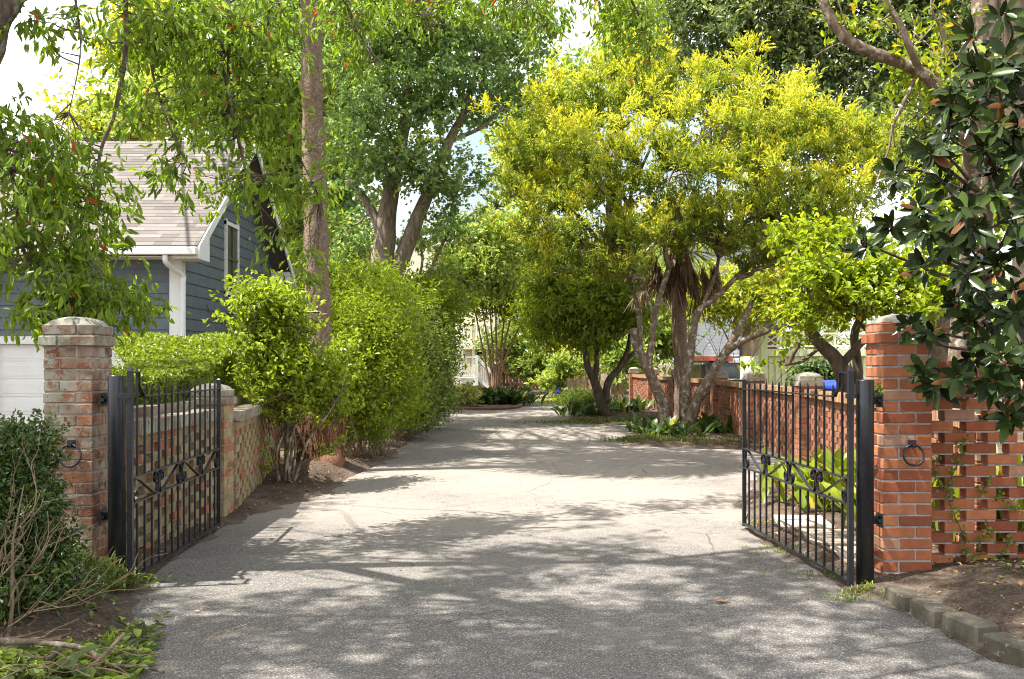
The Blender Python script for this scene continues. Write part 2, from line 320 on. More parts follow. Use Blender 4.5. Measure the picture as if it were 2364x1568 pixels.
# ------------------------------------------------------------------ foliage tools
def unit(n):
    v = rng.normal(size=(n, 3)); return v / np.linalg.norm(v, axis=1)[:, None]
def norm(v): return v / (np.linalg.norm(v, axis=1)[:, None] + 1e-9)
def leaves(name, mat, parent, P, D, Nn, L, W, tint, kind='diamond', bend=.15):
    """P leaf centres, D tip directions, Nn blade normals"""
    n = len(P); D = norm(D); Nn = Nn - D * np.sum(Nn * D, axis=1)[:, None]; Nn = norm(Nn); B = np.cross(D, Nn)
    L = np.broadcast_to(L, (n,))[:, None]; W = np.broadcast_to(W, (n,))[:, None]
    if kind == 'diamond':
        V = np.stack([P - D * L / 2, P - B * W / 2 + Nn * W * .2, P + D * L / 2 - Nn * L * bend, P + B * W / 2 + Nn * W * .2], axis=1)
        f = np.array([0, 1, 2, 0, 2, 3]); per = 4; sz = np.full(2 * n, 3)
    elif kind == 'quad':
        V = np.stack([P - D * L / 2, P - B * W / 2 + Nn * W * .15, P + D * L / 2 - Nn * L * bend, P + B * W / 2 + Nn * W * .15], axis=1)
        f = np.array([0, 1, 2, 3]); per = 4; sz = np.full(n, 4)
    elif kind == 'hex':
        V = np.stack([P - D * L / 2, P - D * L * .2 - B * W * .46 + Nn * W * .15, P + D * L * .2 - B * W * .46 + Nn * W * .12,
                      P + D * L / 2 - Nn * L * bend, P + D * L * .2 + B * W * .46 + Nn * W * .12, P - D * L * .2 + B * W * .46 + Nn * W * .15], axis=1)
        f = np.array([0, 1, 2, 3, 0, 3, 4, 5]); per = 6; sz = np.full(2 * n, 4)
    else:  # blade: long leaf with four sections, arching; P is its BASE
        ts = [0, .2, .5, .8, 1.0]; ws = [.25, .8, 1., .7, 0.03]; rows = []
        for t, wd in zip(ts, ws):
            c = P + D * L * t - np.array([0, 0, 1.]) * (L * bend * t * t) ; k = 1
            rows += [c - B * W * wd / 2 + Nn * W * wd * .12 * k, c, c + B * W * wd / 2 + Nn * W * wd * .12 * k]
        V = np.stack(rows, axis=1); f = []
        for i in range(4):
            a = i * 3
            f += [a, a + 3, a + 4, a + 1, a + 1, a + 4, a + 5, a + 2]
        f = np.array(f); per = 15; sz = np.full(8 * n, 4)
    ff = (f[None, :] + (np.arange(n) * per)[:, None]).ravel()
    k = len(sz) // n
    me = mesh_np(name, V.reshape(-1, 3), ff, sz, np.repeat(tint, k), kind == 'blade')
    return link(name, me, mat, parent)
def blob_centres(blobs, count, shell=.45):
    """blobs: (centre(3), radii(3), weight); returns cluster centres and their outwardness"""
    wts = np.array([b[2] * (b[1][0] * b[1][2] + b[1][0] * b[1][1]) for b in blobs]); wts /= wts.sum(); out = []; o2 = []
    for b, wgt in zip(blobs, wts):
        n = max(1, int(round(count * wgt))); u = unit(n); r = rng.random(n) ** shell
        r = r * (1 + .2 * np.sin(u[:, 0] * 7 + b[0][0] * 3) * np.sin(u[:, 2] * 6 + b[0][2] * 5) + rng.normal(0, .12, n))
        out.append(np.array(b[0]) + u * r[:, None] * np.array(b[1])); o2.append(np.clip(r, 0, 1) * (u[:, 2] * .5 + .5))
    return np.vstack(out), np.concatenate(o2)
def pxblob(px, py, Y, rx, ry, rY, wt=1.0): return (at(px, py, Y), (rx / F * Y, rY, ry / F * Y), wt)
def foliage(name, mat, parent, C, per, spread, L, W, tint_c=None, tint_var=.5, kind='diamond', up=.8, droop=.2, out=.6, bend=.15, vjit=.3, red=0, sh=None, shoots=5, rise=.6, tip=.25):
    M = len(C); n = M * per; idx = np.repeat(np.arange(M), per); off = rng.normal(size=(n, 3)) * spread * (.75 + .5 * rng.random((M, 1)))[idx]
    off[:, 2] *= .75; tt = np.zeros(n)
    sh = spread * 2.6 if sh is None else sh
    if sh > 0:      # leaves sit along short shoots
        sd = norm((unit(M * shoots) + np.array([0, 0, rise])).reshape(-1, 3)); pick = rng.integers(0, shoots, n) + idx * shoots; tt = rng.random(n) ** .8
        off = sd[pick] * (tt * sh * rng.uniform(.8, 1.2, n))[:, None] + off * .22
    P = C[idx] + off
    D = norm(off) * out + unit(n) * .8 + np.array([0, 0, -droop]); Nn = unit(n) * .7 + np.array([0, 0, up])
    base = (tint_c if tint_c is not None else rng.random(M))[idx]
    t = np.clip(base * (1 - tint_var) + rng.random(n) * tint_var + tip * (tt - .5), 0, .925 if red else 1)
    if red: t = np.where(rng.random(n) < red, .97, t)
    s = 1 - vjit + 2 * vjit * rng.random(n)
    return leaves(name, mat, parent, P, D, Nn, L * s, W * s, t, kind, bend)
def wiggly(a, b, amp, n=5):
    a = np.asarray(a, float); b = np.asarray(b, float); L = np.linalg.norm(b - a)
    P = [a + (b - a) * t for t in np.linspace(0, 1, n)]
    for i in range(1, n - 1): P[i] = P[i] + unit(1)[0] * amp * L
    return catmull(P, 4)
def limb(mb, pts, r0, r1, n=8, sub=5, lump=.12):
    P = catmull(pts, sub); mb.tube(P, np.linspace(r0, r1, len(P)), n, lump=lump); return P
def twigs(mb, skel, C, count, r0=.018, r1=.004, amp=.08, maxd=1e9):
    if len(C) == 0: return
    pick = rng.choice(len(C), min(count, len(C)), replace=False); Sk = np.vstack(skel)
    for i in pick:
        d = np.linalg.norm(Sk - C[i], axis=1); j = int(np.argmin(d + rng.random(len(d)) * .3 * d.min()))
        if d[j] > maxd: continue
        P = wiggly(Sk[j], C[i], amp, 4); mb.tube(P, np.linspace(r0, r1, len(P)), 4, cap=False)
def pxpath(pts): return [at(*p) for p in pts]
def tree(name, label, cat, base, wood, blobs, nclus, per, spread, L, W, lmat, bmat, ntwig=80, group=None, tint=None, limbs=True, tr=.018, **kw):
    """wood: list of (points, r0, r1); limbs are led on to each blob"""
    t = root(name, base, label, cat, group); mb = MB(); skel = []
    for pts, r0, r1 in wood: skel.append(limb(mb, pts, r0, r1, 10 if r0 > .06 else 6))
    Sk0 = np.vstack(skel)
    if limbs:
        for b in blobs:
            d = np.linalg.norm(Sk0 - b[0], axis=1); j = int(np.argmin(d)); P = wiggly(Sk0[j], b[0], .07, 5); rr = wood[-1][2]
            mb.tube(P, np.linspace(max(rr, .03), .015, len(P)), 6); skel.append(P)
    C, o = blob_centres(blobs, nclus, kw.pop('shell', .45)); twigs(mb, skel, C, ntwig, tr)
    mb.build('trunk', bmat, t, smooth=True)
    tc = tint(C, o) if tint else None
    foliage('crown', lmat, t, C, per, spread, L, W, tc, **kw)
    return t
# ------------------------------------------------------------------ driveway outline, ground
drive = [(-1.6, -3), (-1.65, 4.3)] + [tuple(gp(*p)) for p in ((262, 1500), (285, 1468), (292, 1421), (300, 1368), (400, 1290), (503, 1222), (545, 1203), (650, 1166), (761, 1136), (785, 1111), (832, 1093), (882, 1069), (938, 1026), (1009, 973), (1040, 956))]
drive += [(-4, 28.8), (-12, 29.5), (-12, 31.6), (-4, 31.3)] + [tuple(gp(*p)) for p in ((1080, 943.5), (1170, 944), (1205, 938), (1209, 925), (1207, 914), (1196, 907), (1300, 908), (1268, 923), (1322, 936), (1341, 953), (1303, 973), (1400, 981), (1485, 983), (1492, 1000), (1432, 1014), (1440, 1026), (1518, 1031), (1712, 1039))]
drive += [(4.3, 15.6), (4.0, 13.7)] + [tuple(gp(*p)) for p in ((1832, 1074), (1770, 1096), (1738, 1120), (1714, 1170), (1728, 1236), (1800, 1268), (1900, 1326), (1975, 1372), (2060, 1380), (2130, 1425), (2200, 1470), (2290, 1520))] + [(2.9, 4.0), (3.3, 2), (4, -3)]
def refine(poly, step=.35, jit=.035):
    out = []
    for i in range(len(poly)):
        a = np.array(poly[i]); b = np.array(poly[(i + 1) % len(poly)]); m = max(1, int(np.linalg.norm(b - a) / step))
        for k in range(m): out.append(a + (b - a) * k / m + rng.normal(size=2) * jit)
    return np.array(out)
DR = refine(drive)

def sdist(Q, poly):
    """signed distance: negative inside"""
    A = poly; B = np.roll(poly, -1, axis=0); res = np.full(len(Q), 1e9); ins = np.zeros(len(Q), bool)
    for a, b in zip(A, B):
        ab = b - a; t = np.clip(((Q - a) @ ab) / (ab @ ab + 1e-12), 0, 1); d = np.linalg.norm(Q - a - t[:, None] * ab, axis=1); res = np.minimum(res, d)
        c = ((a[1] > Q[:, 1]) != (b[1] > Q[:, 1])) & (Q[:, 0] < (b[0] - a[0]) * (Q[:, 1] - a[1]) / (b[1] - a[1] + 1e-12) + a[0]); ins ^= c
    return np.where(ins, -res, res)
def gz_arr(Q):
    d = sdist(Q, DR); x = Q[:, 0]; y = Q[:, 1]
    ed = d + .10 * np.sin(x * 5.3 + 1.7 * np.sin(y * 3.1)) * np.sin(y * 4.7 + x) + .06 * np.sin(x * 13 + y * 9) * np.sin(y * 11 - x * 7)
    z = np.where(ed < -.02, np.maximum(-.03, (ed + .02) * .5), np.clip((ed + .02) * .16, 0, .05))
    nb = .018 * np.sin(x * 7.1 + np.sin(y * 5)) * np.sin(y * 6.3 + np.cos(x * 4)) + .012 * np.sin(x * 19 + y * 11) * np.sin(y * 17 - x * 8)
    z = z + np.where(d > .08, nb * np.clip((d - .08) * 3, 0, 1), 0)
    b1 = np.exp(-(((x + 3.1) / .8) ** 2 + ((y - 5.8) / 1.3) ** 2)) * .20      # mound by the weathered pillar
    b2 = np.exp(-(((x - 3.3) / .9) ** 2 + ((y - 5.9) / 1.0) ** 2)) * .10      # bed by the orange pillar
    b3 = np.exp(-(((x + 2.5) / .5) ** 2 + ((y - 12.6) / 1.2) ** 2)) * .12      # palm foot
    z = z + np.where(d > 0, (b1 + b2 + b3) * np.clip(d * 3, 0, 1), 0)
    z = z - .4 * np.clip((x - 5.5) / 2, 0, 1) * np.clip((y - 20) / 6, 0, 1)
    return z
def gz(x, y): return float(gz_arr(np.array([[x, y]]))[0])
xs = np.concatenate([[-600, -200, -80, -40, -20, -14, -11, -9, -8], np.arange(-7, -4.0, .3), np.arange(-4, 4.6, .09), np.arange(4.8, 8, .4), [9, 11, 14, 20, 40, 80, 200, 600]])
ys = np.concatenate([[-60, -20, -8, -3, 0, 2], np.arange(3.2, 15, .09), np.arange(15.2, 34, .3), np.arange(35, 60, 1.5), [65, 80, 120, 200, 400, 1200]])
XX, YY = np.meshgrid(xs, ys); Q = np.stack([XX.ravel(), YY.ravel()], 1); Z = np.zeros(len(Q))
near = (np.abs(Q[:, 0]) < 13) & (Q[:, 1] < 61); Z[near] = gz_arr(Q[near]); Z[~near] = np.where((Q[~near][:, 0] > 9) & (Q[~near][:, 1] > 24), -.4, 0)
nx, ny = len(xs), len(ys); ii = (np.arange(ny - 1)[:, None] * nx + np.arange(nx - 1)[None, :]).ravel()
ff = np.stack([ii, ii + 1, ii + nx + 1, ii + nx], 1).ravel()
gm = mesh_np('ground', np.column_stack([Q, Z]), ff, np.full(len(ii), 4), None, True); ED = np.full(len(Q), 3.0); ED[near] = sdist(Q[near], DR)
at_ = gm.attributes.new('edge', 'FLOAT', 'POINT'); at_.data.foreach_set('value', ED.astype(np.float32)); o = link('ground', gm, G['soil']); tag(o, 'brown mulchy soil with scattered litter beside the driveway', None, None, 'structure')
import bmesh
me = bpy.data.meshes.new('driveway'); bm = bmesh.new()
vs = [bm.verts.new((p[0], p[1], 0.0)) for p in DR]; f = bm.faces.new(vs); bmesh.ops.triangulate(bm, faces=[f])
if bm.faces[:] and sum(fc.normal.z for fc in bm.faces) < 0: bmesh.ops.reverse_faces(bm, faces=bm.faces[:])
bm.to_mesh(me); bm.free()
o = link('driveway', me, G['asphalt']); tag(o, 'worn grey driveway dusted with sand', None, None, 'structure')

# ------------------------------------------------------------------ brickwork
U = .1075; CH = .0725; JT = .011
def brick_pillar(x0, y0, ztop, z0, label, mats, group, ax=(1, 0), caps=True, near=True, capstyle='old'):
    """x0,y0 = corner nearest the camera towards -x; ax = direction of the front face"""
    ax = np.array(ax, float); ax /= np.linalg.norm(ax); ay = np.array([-ax[1], ax[0]]); c = np.array([x0, y0]) + (ax + ay) * 1.5 * U
    t = root('brick_pillar', (c[0], c[1], z0), label, 'pillar', group); W3 = 3 * U
    bm_, bc, bt = mats; n = int(round((ztop - z0) / CH)); zz = ztop - n * CH
    b = MB(); m = MB(); cp = MB(); A3 = (ax[0], ax[1], 0)
    def course(mb, z, k, grow=0):
        u = U * (1 + grow)
        for q in range(4):
            lx, ly = [(-.5, -1), (1, -.5), (.5, 1), (-1, .5)][q]
            if k % 2: lx, ly = [(.5, -1), (1, .5), (-.5, 1), (-1, -.5)][q]
            horiz = abs(ly) == 1
            p = c + ax * lx * u + ay * ly * u; d = ((2 * u - JT), (u - JT)) if horiz else ((u - JT), (2 * u - JT))
            j = rng.normal(size=2) * .0015
            mb.box((p[0] + j[0], p[1] + j[1], z + CH / 2), (d[0], d[1], CH - JT), A3)
    ncap = 2
    for k in range(n):
        z = zz + k * CH
        if k >= n - ncap: course(cp if capstyle == 'old' else b, z, k, .13 if k == n - 2 else (.04 if capstyle == 'old' else .0))
        else: course(b, z, k)
    m.box((c[0], c[1], (zz + ztop) / 2 - .002), (W3 - .022, W3 - .022, ztop - zz - .006), A3)
    m.box((c[0], c[1], ztop - 1.5 * CH), (W3 * 1.1 - .03, W3 * 1.1 - .03, CH * .96), A3)
    b.build('brickwork', bm_, t, bevel=.003 if near else 0); m.build('mortar', bt, t)
    if capstyle == 'old': cp.build('cap', bc, t, bevel=.004 if near else 0)
    d = MB(); h = .055; k = 8; V = []; wd = W3 / 2 * 1.0          # domed mortar top
    for i in range(k + 1):
        for j in range(k + 1):
            u_, v_ = i / k * 2 - 1, j / k * 2 - 1; p = c + ax * u_ * wd + ay * v_ * wd
            V.append((p[0], p[1], ztop - .004 + h * (1 - max(abs(u_), abs(v_)) ** 2.2 * .55 - .4 * (u_ * u_ + v_ * v_) / 2) - (.02 if max(abs(u_), abs(v_)) == 1 else 0) + rng.normal() * .0015))
    d.add(V, [(i * (k + 1) + j, (i + 1) * (k + 1) + j, (i + 1) * (k + 1) + j + 1, i * (k + 1) + j + 1) for i in range(k) for j in range(k)])
    d.build('mortar_dome', G['mortar_cap'], t, smooth=True)
    return t
def screen_wall(a, b, z0, ztop, label, mats, group, coping=True, solid_back=False, pitch=.285, bl=.2, rows_low_solid=1, phase=0, thick=.095, name='brick_screen_wall'):
    a = np.array(a, float); b = np.array(b, float); L = np.linalg.norm(b - a); d = (b - a) / L; nrm = np.array([-d[1], d[0]]); mid = (a + b) / 2
    t = root(name, (mid[0], mid[1], z0), label, 'wall', group); m = MB(); mo = MB(); ct = .10 if coping else 0
    H = ztop - z0 - ct; n = int(H / CH); zz = ztop - ct - n * CH
    for k in range(n):
        z = zz + k * CH + CH / 2; x = -((k + phase) % 2) * pitch / 2
        solid = k == n - 1 or k < rows_low_solid; gap = pitch if not solid else bl + JT
        if solid: x = -((k % 2) * bl / 2)
        while x < L:
            s0, s1 = max(x, 0), min(x + bl, L)
            if s1 - s0 > .03:
                p = a + d * (s0 + s1) / 2; m.box((p[0], p[1], z), (s1 - s0, thick + rng.normal() * .002, CH - JT), (d[0], d[1], 0))
                if solid: pass
                # mortar pats where this brick rests on the course below
                mo.box((p[0], p[1], z - CH / 2), (max(s1 - s0 - .008, .02), thick - .012, JT + .002), (d[0], d[1], 0))
            x += gap
    m.build('brickwork', mats[0], t, bevel=.003 if ztop - z0 < 1.5 and a[1] < 8 else 0); mo.build('mortar', mats[2], t)
    if coping:
        c = MB(); x = 0
        while x < L - .02:
            wd = min(.064, L - x); p = a + d * (x + wd / 2); c.box((p[0], p[1], ztop - .05 + rng.normal() * .0015), (wd - .006, .2, .098), (d[0], d[1], 0)); x += .07
        p = mid; c2 = MB().box((p[0], p[1], ztop - .052), (L - .004, .188, .092), (d[0], d[1], 0))
        c.build('coping', mats[1], t); c2.build('coping_mortar', mats[2], t)
    if solid_back:
        p = mid + nrm * solid_back; bk = MB().box((p[0], p[1], (z0 + ztop - .12) / 2), (L, .08, ztop - .12 - z0), (d[0], d[1], 0)); bk.build('backing', mats[3], t)
    return t
old = (G['brick_old'], G['brick_cap'], G['mortar_old']); new = (G['brick_new'], G['brick_new'], G['mortar']); far = (G['brick_far'], G['brick_cap'], G['mortar_old'])
LP = at(97, 1290, 6.32)
brick_pillar(LP[0], 6.32, 1.655, .02, 'lichen covered weathered brick gate pillar with an iron ring, beside the garage side', old, 'gate pillars')
RP = at(2037, 1351, 6.3)
brick_pillar(RP[0], 6.3, 1.672, -.01, 'clean orange brick gate pillar with an iron ring, partly under magnolia leaves', new, 'gate pillars', capstyle='new')
def ring(c, r, label):
    t = root('knocker_ring', (c[0], c[1], c[2]), label, 'iron ring', 'iron rings on the gate pillars')
    P = np.array([(c[0] + r * math.sin(a), c[1] - .012 + .01 * math.cos(a) , c[2] - r + r * math.cos(a)) for a in np.linspace(0, 2 * math.pi, 29)])
    MB().tube(P, .0075, 8, cap=False).build('ring', G['iron'], t, smooth=True)
    MB().lathe((0, 0, 0), [(.001, 0), (.024, 0), (.024, .006), (.001, .007)], 14)
    m = MB(); m.tube([(c[0], c[1] + .02, c[2] + .004), (c[0], c[1] - .022, c[2] + .004)], [.016, .013], 12); m.box((c[0], c[1] + .012, c[2] + .004), (.05, .012, .05)); m.build('mount', G['iron'], t)
q = at(164, 1027, 6.3); ring((q[0], 6.295, q[2]), .068, 'round iron ring hanging on the lichen covered pillar')
q = at(2107, 1027, 6.28); ring((q[0], 6.275, q[2]), .064, 'round iron ring hanging on the clean orange pillar')
# round steel gate posts and hinges
def gate_post(x, y, z1, rad, side, label):
    t = root('gate_post', (x, y, 0), label, 'gate post', 'steel gate posts')
    MB().lathe((x, y, -.05), [(rad, 0), (rad, z1 + .045), (rad * .97, z1 + .05), (.002, z1 + .052)], 36).build('post_tube', G['post'], t, smooth=False)
    for zc in (1.17, .42):
        m = MB(); m.box((x + side * (rad + .03), y + .05, zc), (.07, .03, .05)); m.box((x + side * (rad + .055), y - .01 + .06, zc), (.012, .10, .085)); m.build('bracket', G['iron'], t)
        MB().tube([(x + side * (rad + .04), y + .03, zc), (x + side * (rad + .04), y - .0, zc)], .012, 6).build('bolt', G['iron'], t)
    for f in t.children:
        if f.name.startswith('post_tube'):
            for pl in f.data.polygons: pl.use_smooth = len(pl.vertices) == 4 and abs(pl.normal.z) < .5
PLx = at(266, 0, 6.32)[0]; PRx = at(1997, 0, 6.2)[0]
gate_post(PLx, 6.35, 1.325, .056, -1, 'black round steel post beside the lichen covered pillar')
gate_post(PRx, 6.2, 1.30, .053, 1, 'black round steel post beside the clean orange pillar')

# ------------------------------------------------------------------ iron gates
def gate(a, b, label, hinge_side):
    a = np.array(a, float); b = np.array(b, float); L = np.linalg.norm(b - a); d = (b - a) / L; nr = np.array([-d[1], d[0]])
    t = root('iron_gate', (a[0], a[1], 0), label, 'gate', 'iron driveway gates')
    P3 = lambda u, z, o=0: np.array([a[0] + d[0] * u + nr[0] * o, a[1] + d[1] * u + nr[1] * o, z])
    D3 = (d[0], d[1], 0)
    def picket(u, z0, z1, wd=.0135, tip=.035, name='picket'):
        m = MB(); m.box(P3(u, (z0 + z1 - tip) / 2), (wd, wd, z1 - tip - z0), D3); m.box(P3(u, z1 - tip / 2), (wd, wd, tip), D3, top=.08); m.build(name, G['iron'], t)
    picket(0, .01, 1.405, .032, .05, 'hinge_stile'); picket(L, .03, 1.28, .030, .015, 'end_stile')
    def rail(u0, u1, z, name, w_=.030, h=.010): MB().box(P3((u0 + u1) / 2, z), (u1 - u0, w_, h), D3).build(name, G['iron'], t)
    lo, hi = .525, .685
    rail(.014, L - .014, .05, 'bottom_rail', .030, .016); rail(.014, L - .014, lo, 'middle_rail'); rail(.014, L - .014, hi, 'middle_rail')
    n = 14; us = [L * (i + .85) / (n + .75) for i in range(n)]
    u1, u2 = us[0], us[1]
    rail(u2 - .004, L - .014, 1.188, 'top_rail')
    def ribbon(pts, name, th=.007, dp=.022):
        pts = np.array(pts); T = np.gradient(pts, axis=0); T /= np.linalg.norm(T, axis=1)[:, None] + 1e-9; Nn = np.stack([-T[:, 1], T[:, 0]], 1)
        V = []; m = MB()
        for p, q in zip(pts, Nn):
            for so_, sd in ((-1, -1), (1, -1), (1, 1), (-1, 1)):
                e = p + q * so_ * th / 2; V.append(P3(e[0], e[1], sd * dp / 2))
        k = len(pts); m.add(V, [(i * 4 + j, i * 4 + (j + 1) % 4, i * 4 + 4 + (j + 1) % 4, i * 4 + 4 + j) for i in range(k - 1) for j in range(4)] + [(3, 2, 1, 0), (4 * k - 4, 4 * k - 3, 4 * k - 2, 4 * k - 1)])
        return m.build(name, G['iron'], t)
    ribbon(catmull([(u2 - .0, 1.188), (u2 - .03, 1.192), (u2 - .05, 1.215), (u1 + .03, 1.26), (u1 + .022, 1.32), (u1 + .02, 1.345)], 5), 'top_curl', .010, .026)
    rail(.014, u1 + .026, 1.345, 'hinge_rail', .026, .009)
    for i, u in enumerate(us):
        zt = 1.385 if i == 0 else 1.275
        picket(u, .058, lo - .005, tip=.001); picket(u, hi + .005, zt, tip=.04)
    h = hi - lo - .014; wd = (L - .05) / 4
    half = [(wd / 2, h / 2), (wd * .74, .022), (wd - .06, .004), (wd - .032, .012), (wd - .014, .05), (wd - .016, .1), (wd - .034, h - .012), (wd - .064, h - .006), (wd - .088, h - .032), (wd - .084, h - .062), (wd - .06, h - .07), (wd - .044, h - .052), (wd - .056, h - .036), (wd - .066, h - .044)]
    full = [(wd - x, h - z) for x, z in half[:0:-1]] + half
    F1 = catmull(full, 5)
    for k in range(4):
        pts = F1.copy()
        if k % 2: pts[:, 0] = wd - pts[:, 0]
        pts[:, 0] += .025 + k * wd; pts[:, 1] += lo + .007
        ribbon(pts, 'scroll')
    # hinge collar
    m = MB(); m.box(P3(0, 1.2), (.046, .046, .03), D3); m.box(P3(0, 1.2) + np.array([hinge_side * .05, .02, 0]), (.07, .022, .028)); m.build('hinge', G['iron'], t)
    return t
ga = at(301, 0, 6.2)[:2]; gb = at(505, 0, 8.42)[:2]; gate(ga, gb, 'black iron gate leaf swung open against the tan patterned brick wall', -1)
ga = at(1963, 0, 6.18)[:2]; gb = at(1718, 0, 8.42)[:2]; gate(ga, gb, 'black iron gate leaf swung open beside the bright ginger plants', 1)

# ------------------------------------------------------------------ garden walls
tan = (G['brick_tan'], G['brick_cap'], G['mortar_old'], G['soil'])
NP = at(441, 1200, 8.95)
gw = 'brick garden walls beside the drive'
screen_wall((-2.68, 6.66), (-2.70, 8.95), -.06, 1.0, 'tan pierced brick wall seen through the gate beside the garage side', tan, gw, solid_back=.20, pitch=.325)
brick_pillar(NP[0] - .02, 8.95, 1.17, -.05, 'short lichen capped brick pillar ending the wall behind the open gate leaf', (G['brick_tan'], G['brick_cap'], G['mortar_old']), 'garden wall pillars')
screen_wall((-2.62, 9.30), (-3.12, 13.2), -.06, .96, 'tan pierced brick wall under the clipped hedge, beyond the short pillar', tan, gw, solid_back=.20, pitch=.325)
# raised second kerb of the planter behind the coping
o = MB().bar((-2.86, 6.7, 1.02), (-2.9, 8.9, 1.02), .16, .1).build('planter_ledge', G['brick_cap']); tag(o, 'lichened ledge of the planter behind the tan wall coping', 'ledge')
o = MB().bar((-2.86, 9.35, 1.0), (-3.3, 13.1, .98), .16, .1).build('planter_ledge', G['brick_tan']); tag(o, 'tan brick planter ledge just under the clipped hedge', 'ledge')
# front screen wall
screen_wall((RP[0] + 3 * U + .004, 6.52), (5.2, 6.60), .06, 1.42, 'orange pierced brick screen wall under the magnolia, facing the street', new[:2] + (G['mortar'],), gw, rows_low_solid=0, coping=True)
# long wall on the right
wp = [(3.62, 9.9), (3.93, 13.6), (4.16, 17.6), (4.34, 21.5), (4.2, 26.0), (4.1, 30.0), (4.02, 34.0)]
names = ['brick pillar hidden beside the ginger plants', 'brick pillar with domed cap seen between the bars of the gate', 'lichened brick pillar just behind the end of the open gate leaf', 'square brick pillar with thick grey cap in front of the black car', 'brick pillar with pale cap behind the palm trunk', 'slim brick pillar beside the mottled tree stem', 'last brick pillar of the wall beside the dark twin trunk tree']
for i, (x, y) in enumerate(wp):
    j = min(i, len(wp) - 2); dd = np.array(wp[j + 1]) - np.array(wp[j])
    brick_pillar(x, y, 1.235, -.03, names[i], far, 'garden wall pillars', ax=(dd[1], -dd[0]) if False else (1, 0.0), near=False)
wl = ['red pierced brick wall bay behind the ginger plants', 'red pierced brick wall bay seen through the gate bars', 'red pierced brick wall bay beyond the iron gate, above strap leaved plants', 'orange lit pierced brick wall bay behind the mottled tree', 'pierced brick wall bay behind the palm trunk', 'last shaded bay of pierced brick wall']
for i in range(len(wp) - 1):
    a = np.array(wp[i]) + (U * 1.5, 3 * U); b = np.array(wp[i + 1]) + (U * 1.5, 0)
    screen_wall(a, b, -.05, 1.05, wl[i], (G['brick_far'], G['coping_far'], G['mortar_old']), gw)
screen_wall((3.2, 6.75), (3.75, 9.85), -.05, 1.05, 'red brick wall running back from the orange gate pillar', (G['brick_far'], G['coping_far'], G['mortar_old']), gw)

# kerb blocks round the street side bed
kb = [((2062, 1368), (2118, 1400)), ((2120, 1402), (2190, 1438)), ((2196, 1440), (2285, 1480)), ((2290, 1484), (2395, 1530))]
kl = ['dark edging block touching the foot of the orange pillar', 'worn edging block second from the orange pillar', 'broad pale edging block with flat top in the row by the street', 'mossy edging block at the corner of the picture by the street']
for (p, q), lb in zip(kb, kl):
    a = gp(p[0], p[1] + 14); b = gp(q[0], q[1] + 14); c = (a + b) / 2; d = b - a; L = np.linalg.norm(d)
    t = MB(); n_ = np.array([-d[1], d[0]]) / L
    d = d + rng.normal(size=2) * L * .05; t.box((c[0], c[1], .028 + rng.normal() * .006), (L * .95, .15, .13), (d[0], d[1], 0), top=.9)
    o = t.build('edging_block', G['concrete'], None, bevel=.012); tag(o, lb, 'edging block', 'edging blocks round the street side bed')
for i, (p, lb) in enumerate([((1925, 1310), 'sandy paving slab behind the gate nearest its hinge post'), ((1850, 1262), 'sandy paving slab behind the gate by the ginger roots'), ((1785, 1225), 'sandy paving slab behind the free end of the gate')]):
    a = gp(*p); o = MB().box((a[0] + .28, a[1] + .1, .045), (.42, .62, .05), (1, -.12, 0)).build('paving_slab', G['slab'], None, bevel=.008); tag(o, lb, 'paving slab', 'paving slabs behind the gate')

# ------------------------------------------------------------------ grey garage
gx, gy0, gy1 = -5.34, 16.0, 22.2; ez = 3.42; gxl = -13.5; ym = (gy0 + gy1) / 2; rz = 5.55
t = root('garage', (gx, gy0, 0), 'slate blue weatherboard garage with brown shingle roof and white trim', 'garage')
m = MB(); bh = .195; n = int((rz - .1) / bh)
for k in range(n + 1):       # gable wall, lapped boards
    z0 = k * bh; z1 = z0 + bh
    def yr(z):
        if z <= ez: return gy0 + .13, gy1
        f = (z - ez) / (rz - ez); return gy0 + .13 + (ym - gy0 - .13) * f, gy1 - (gy1 - ym) * f
    a0, b0 = yr(z0); a1, b1 = yr(min(z1, rz - .01))
    if b0 - a0 < .1: continue
    m.add([(gx + .022, a0, z0), (gx + .022, b0, z0), (gx + .004, b1, z1), (gx + .004, a1, z1), (gx - .03, a0, z0), (gx - .03, b0, z0), (gx - .03, b1, z1), (gx - .03, a1, z1)], [(0, 1, 2, 3), (7, 6, 5, 4), (4, 5, 1, 0), (2, 6, 7, 3)])
for k in range(int(ez / bh) + 1):   # front wall boards either side of the door openings
    z0 = k * bh; z1 = min(z0 + bh, ez + .1)
    spans = [(gxl, gx - .13)] if z0 > 1.75 else [(gxl, -8.36), (-5.95, gx - .13)]
    for xa, xb in spans: m.add([(xa, gy0 - .022, z0), (xb, gy0 - .022, z0), (xb, gy0 - .004, z1), (xa, gy0 - .004, z1), (xa, gy0 + .05, z0), (xb, gy0 + .05, z0), (xb, gy0 + .05, z1), (xa, gy0 + .05, z1)], [(0, 1, 2, 3), (7, 6, 5, 4), (4, 5, 1, 0), (2, 6, 7, 3)])
m.build('wall', G['siding'], t)
m = MB(); m.box((gx + .03, gy0 + .055, ez / 2), (.03, .18, ez)); m.box((gx - .06, gy0 - .035, ez / 2), (.18, .025, ez)); m.build('corner_board', G['white'], t)
dd = root('garage_door', (0, 0, 0), None, None); dd.parent = t; dd.location = -Vector(t.location)
rf = MB(); ov = .42; sl_ = (rz - ez) / (ym - gy0); rx = gx + .42
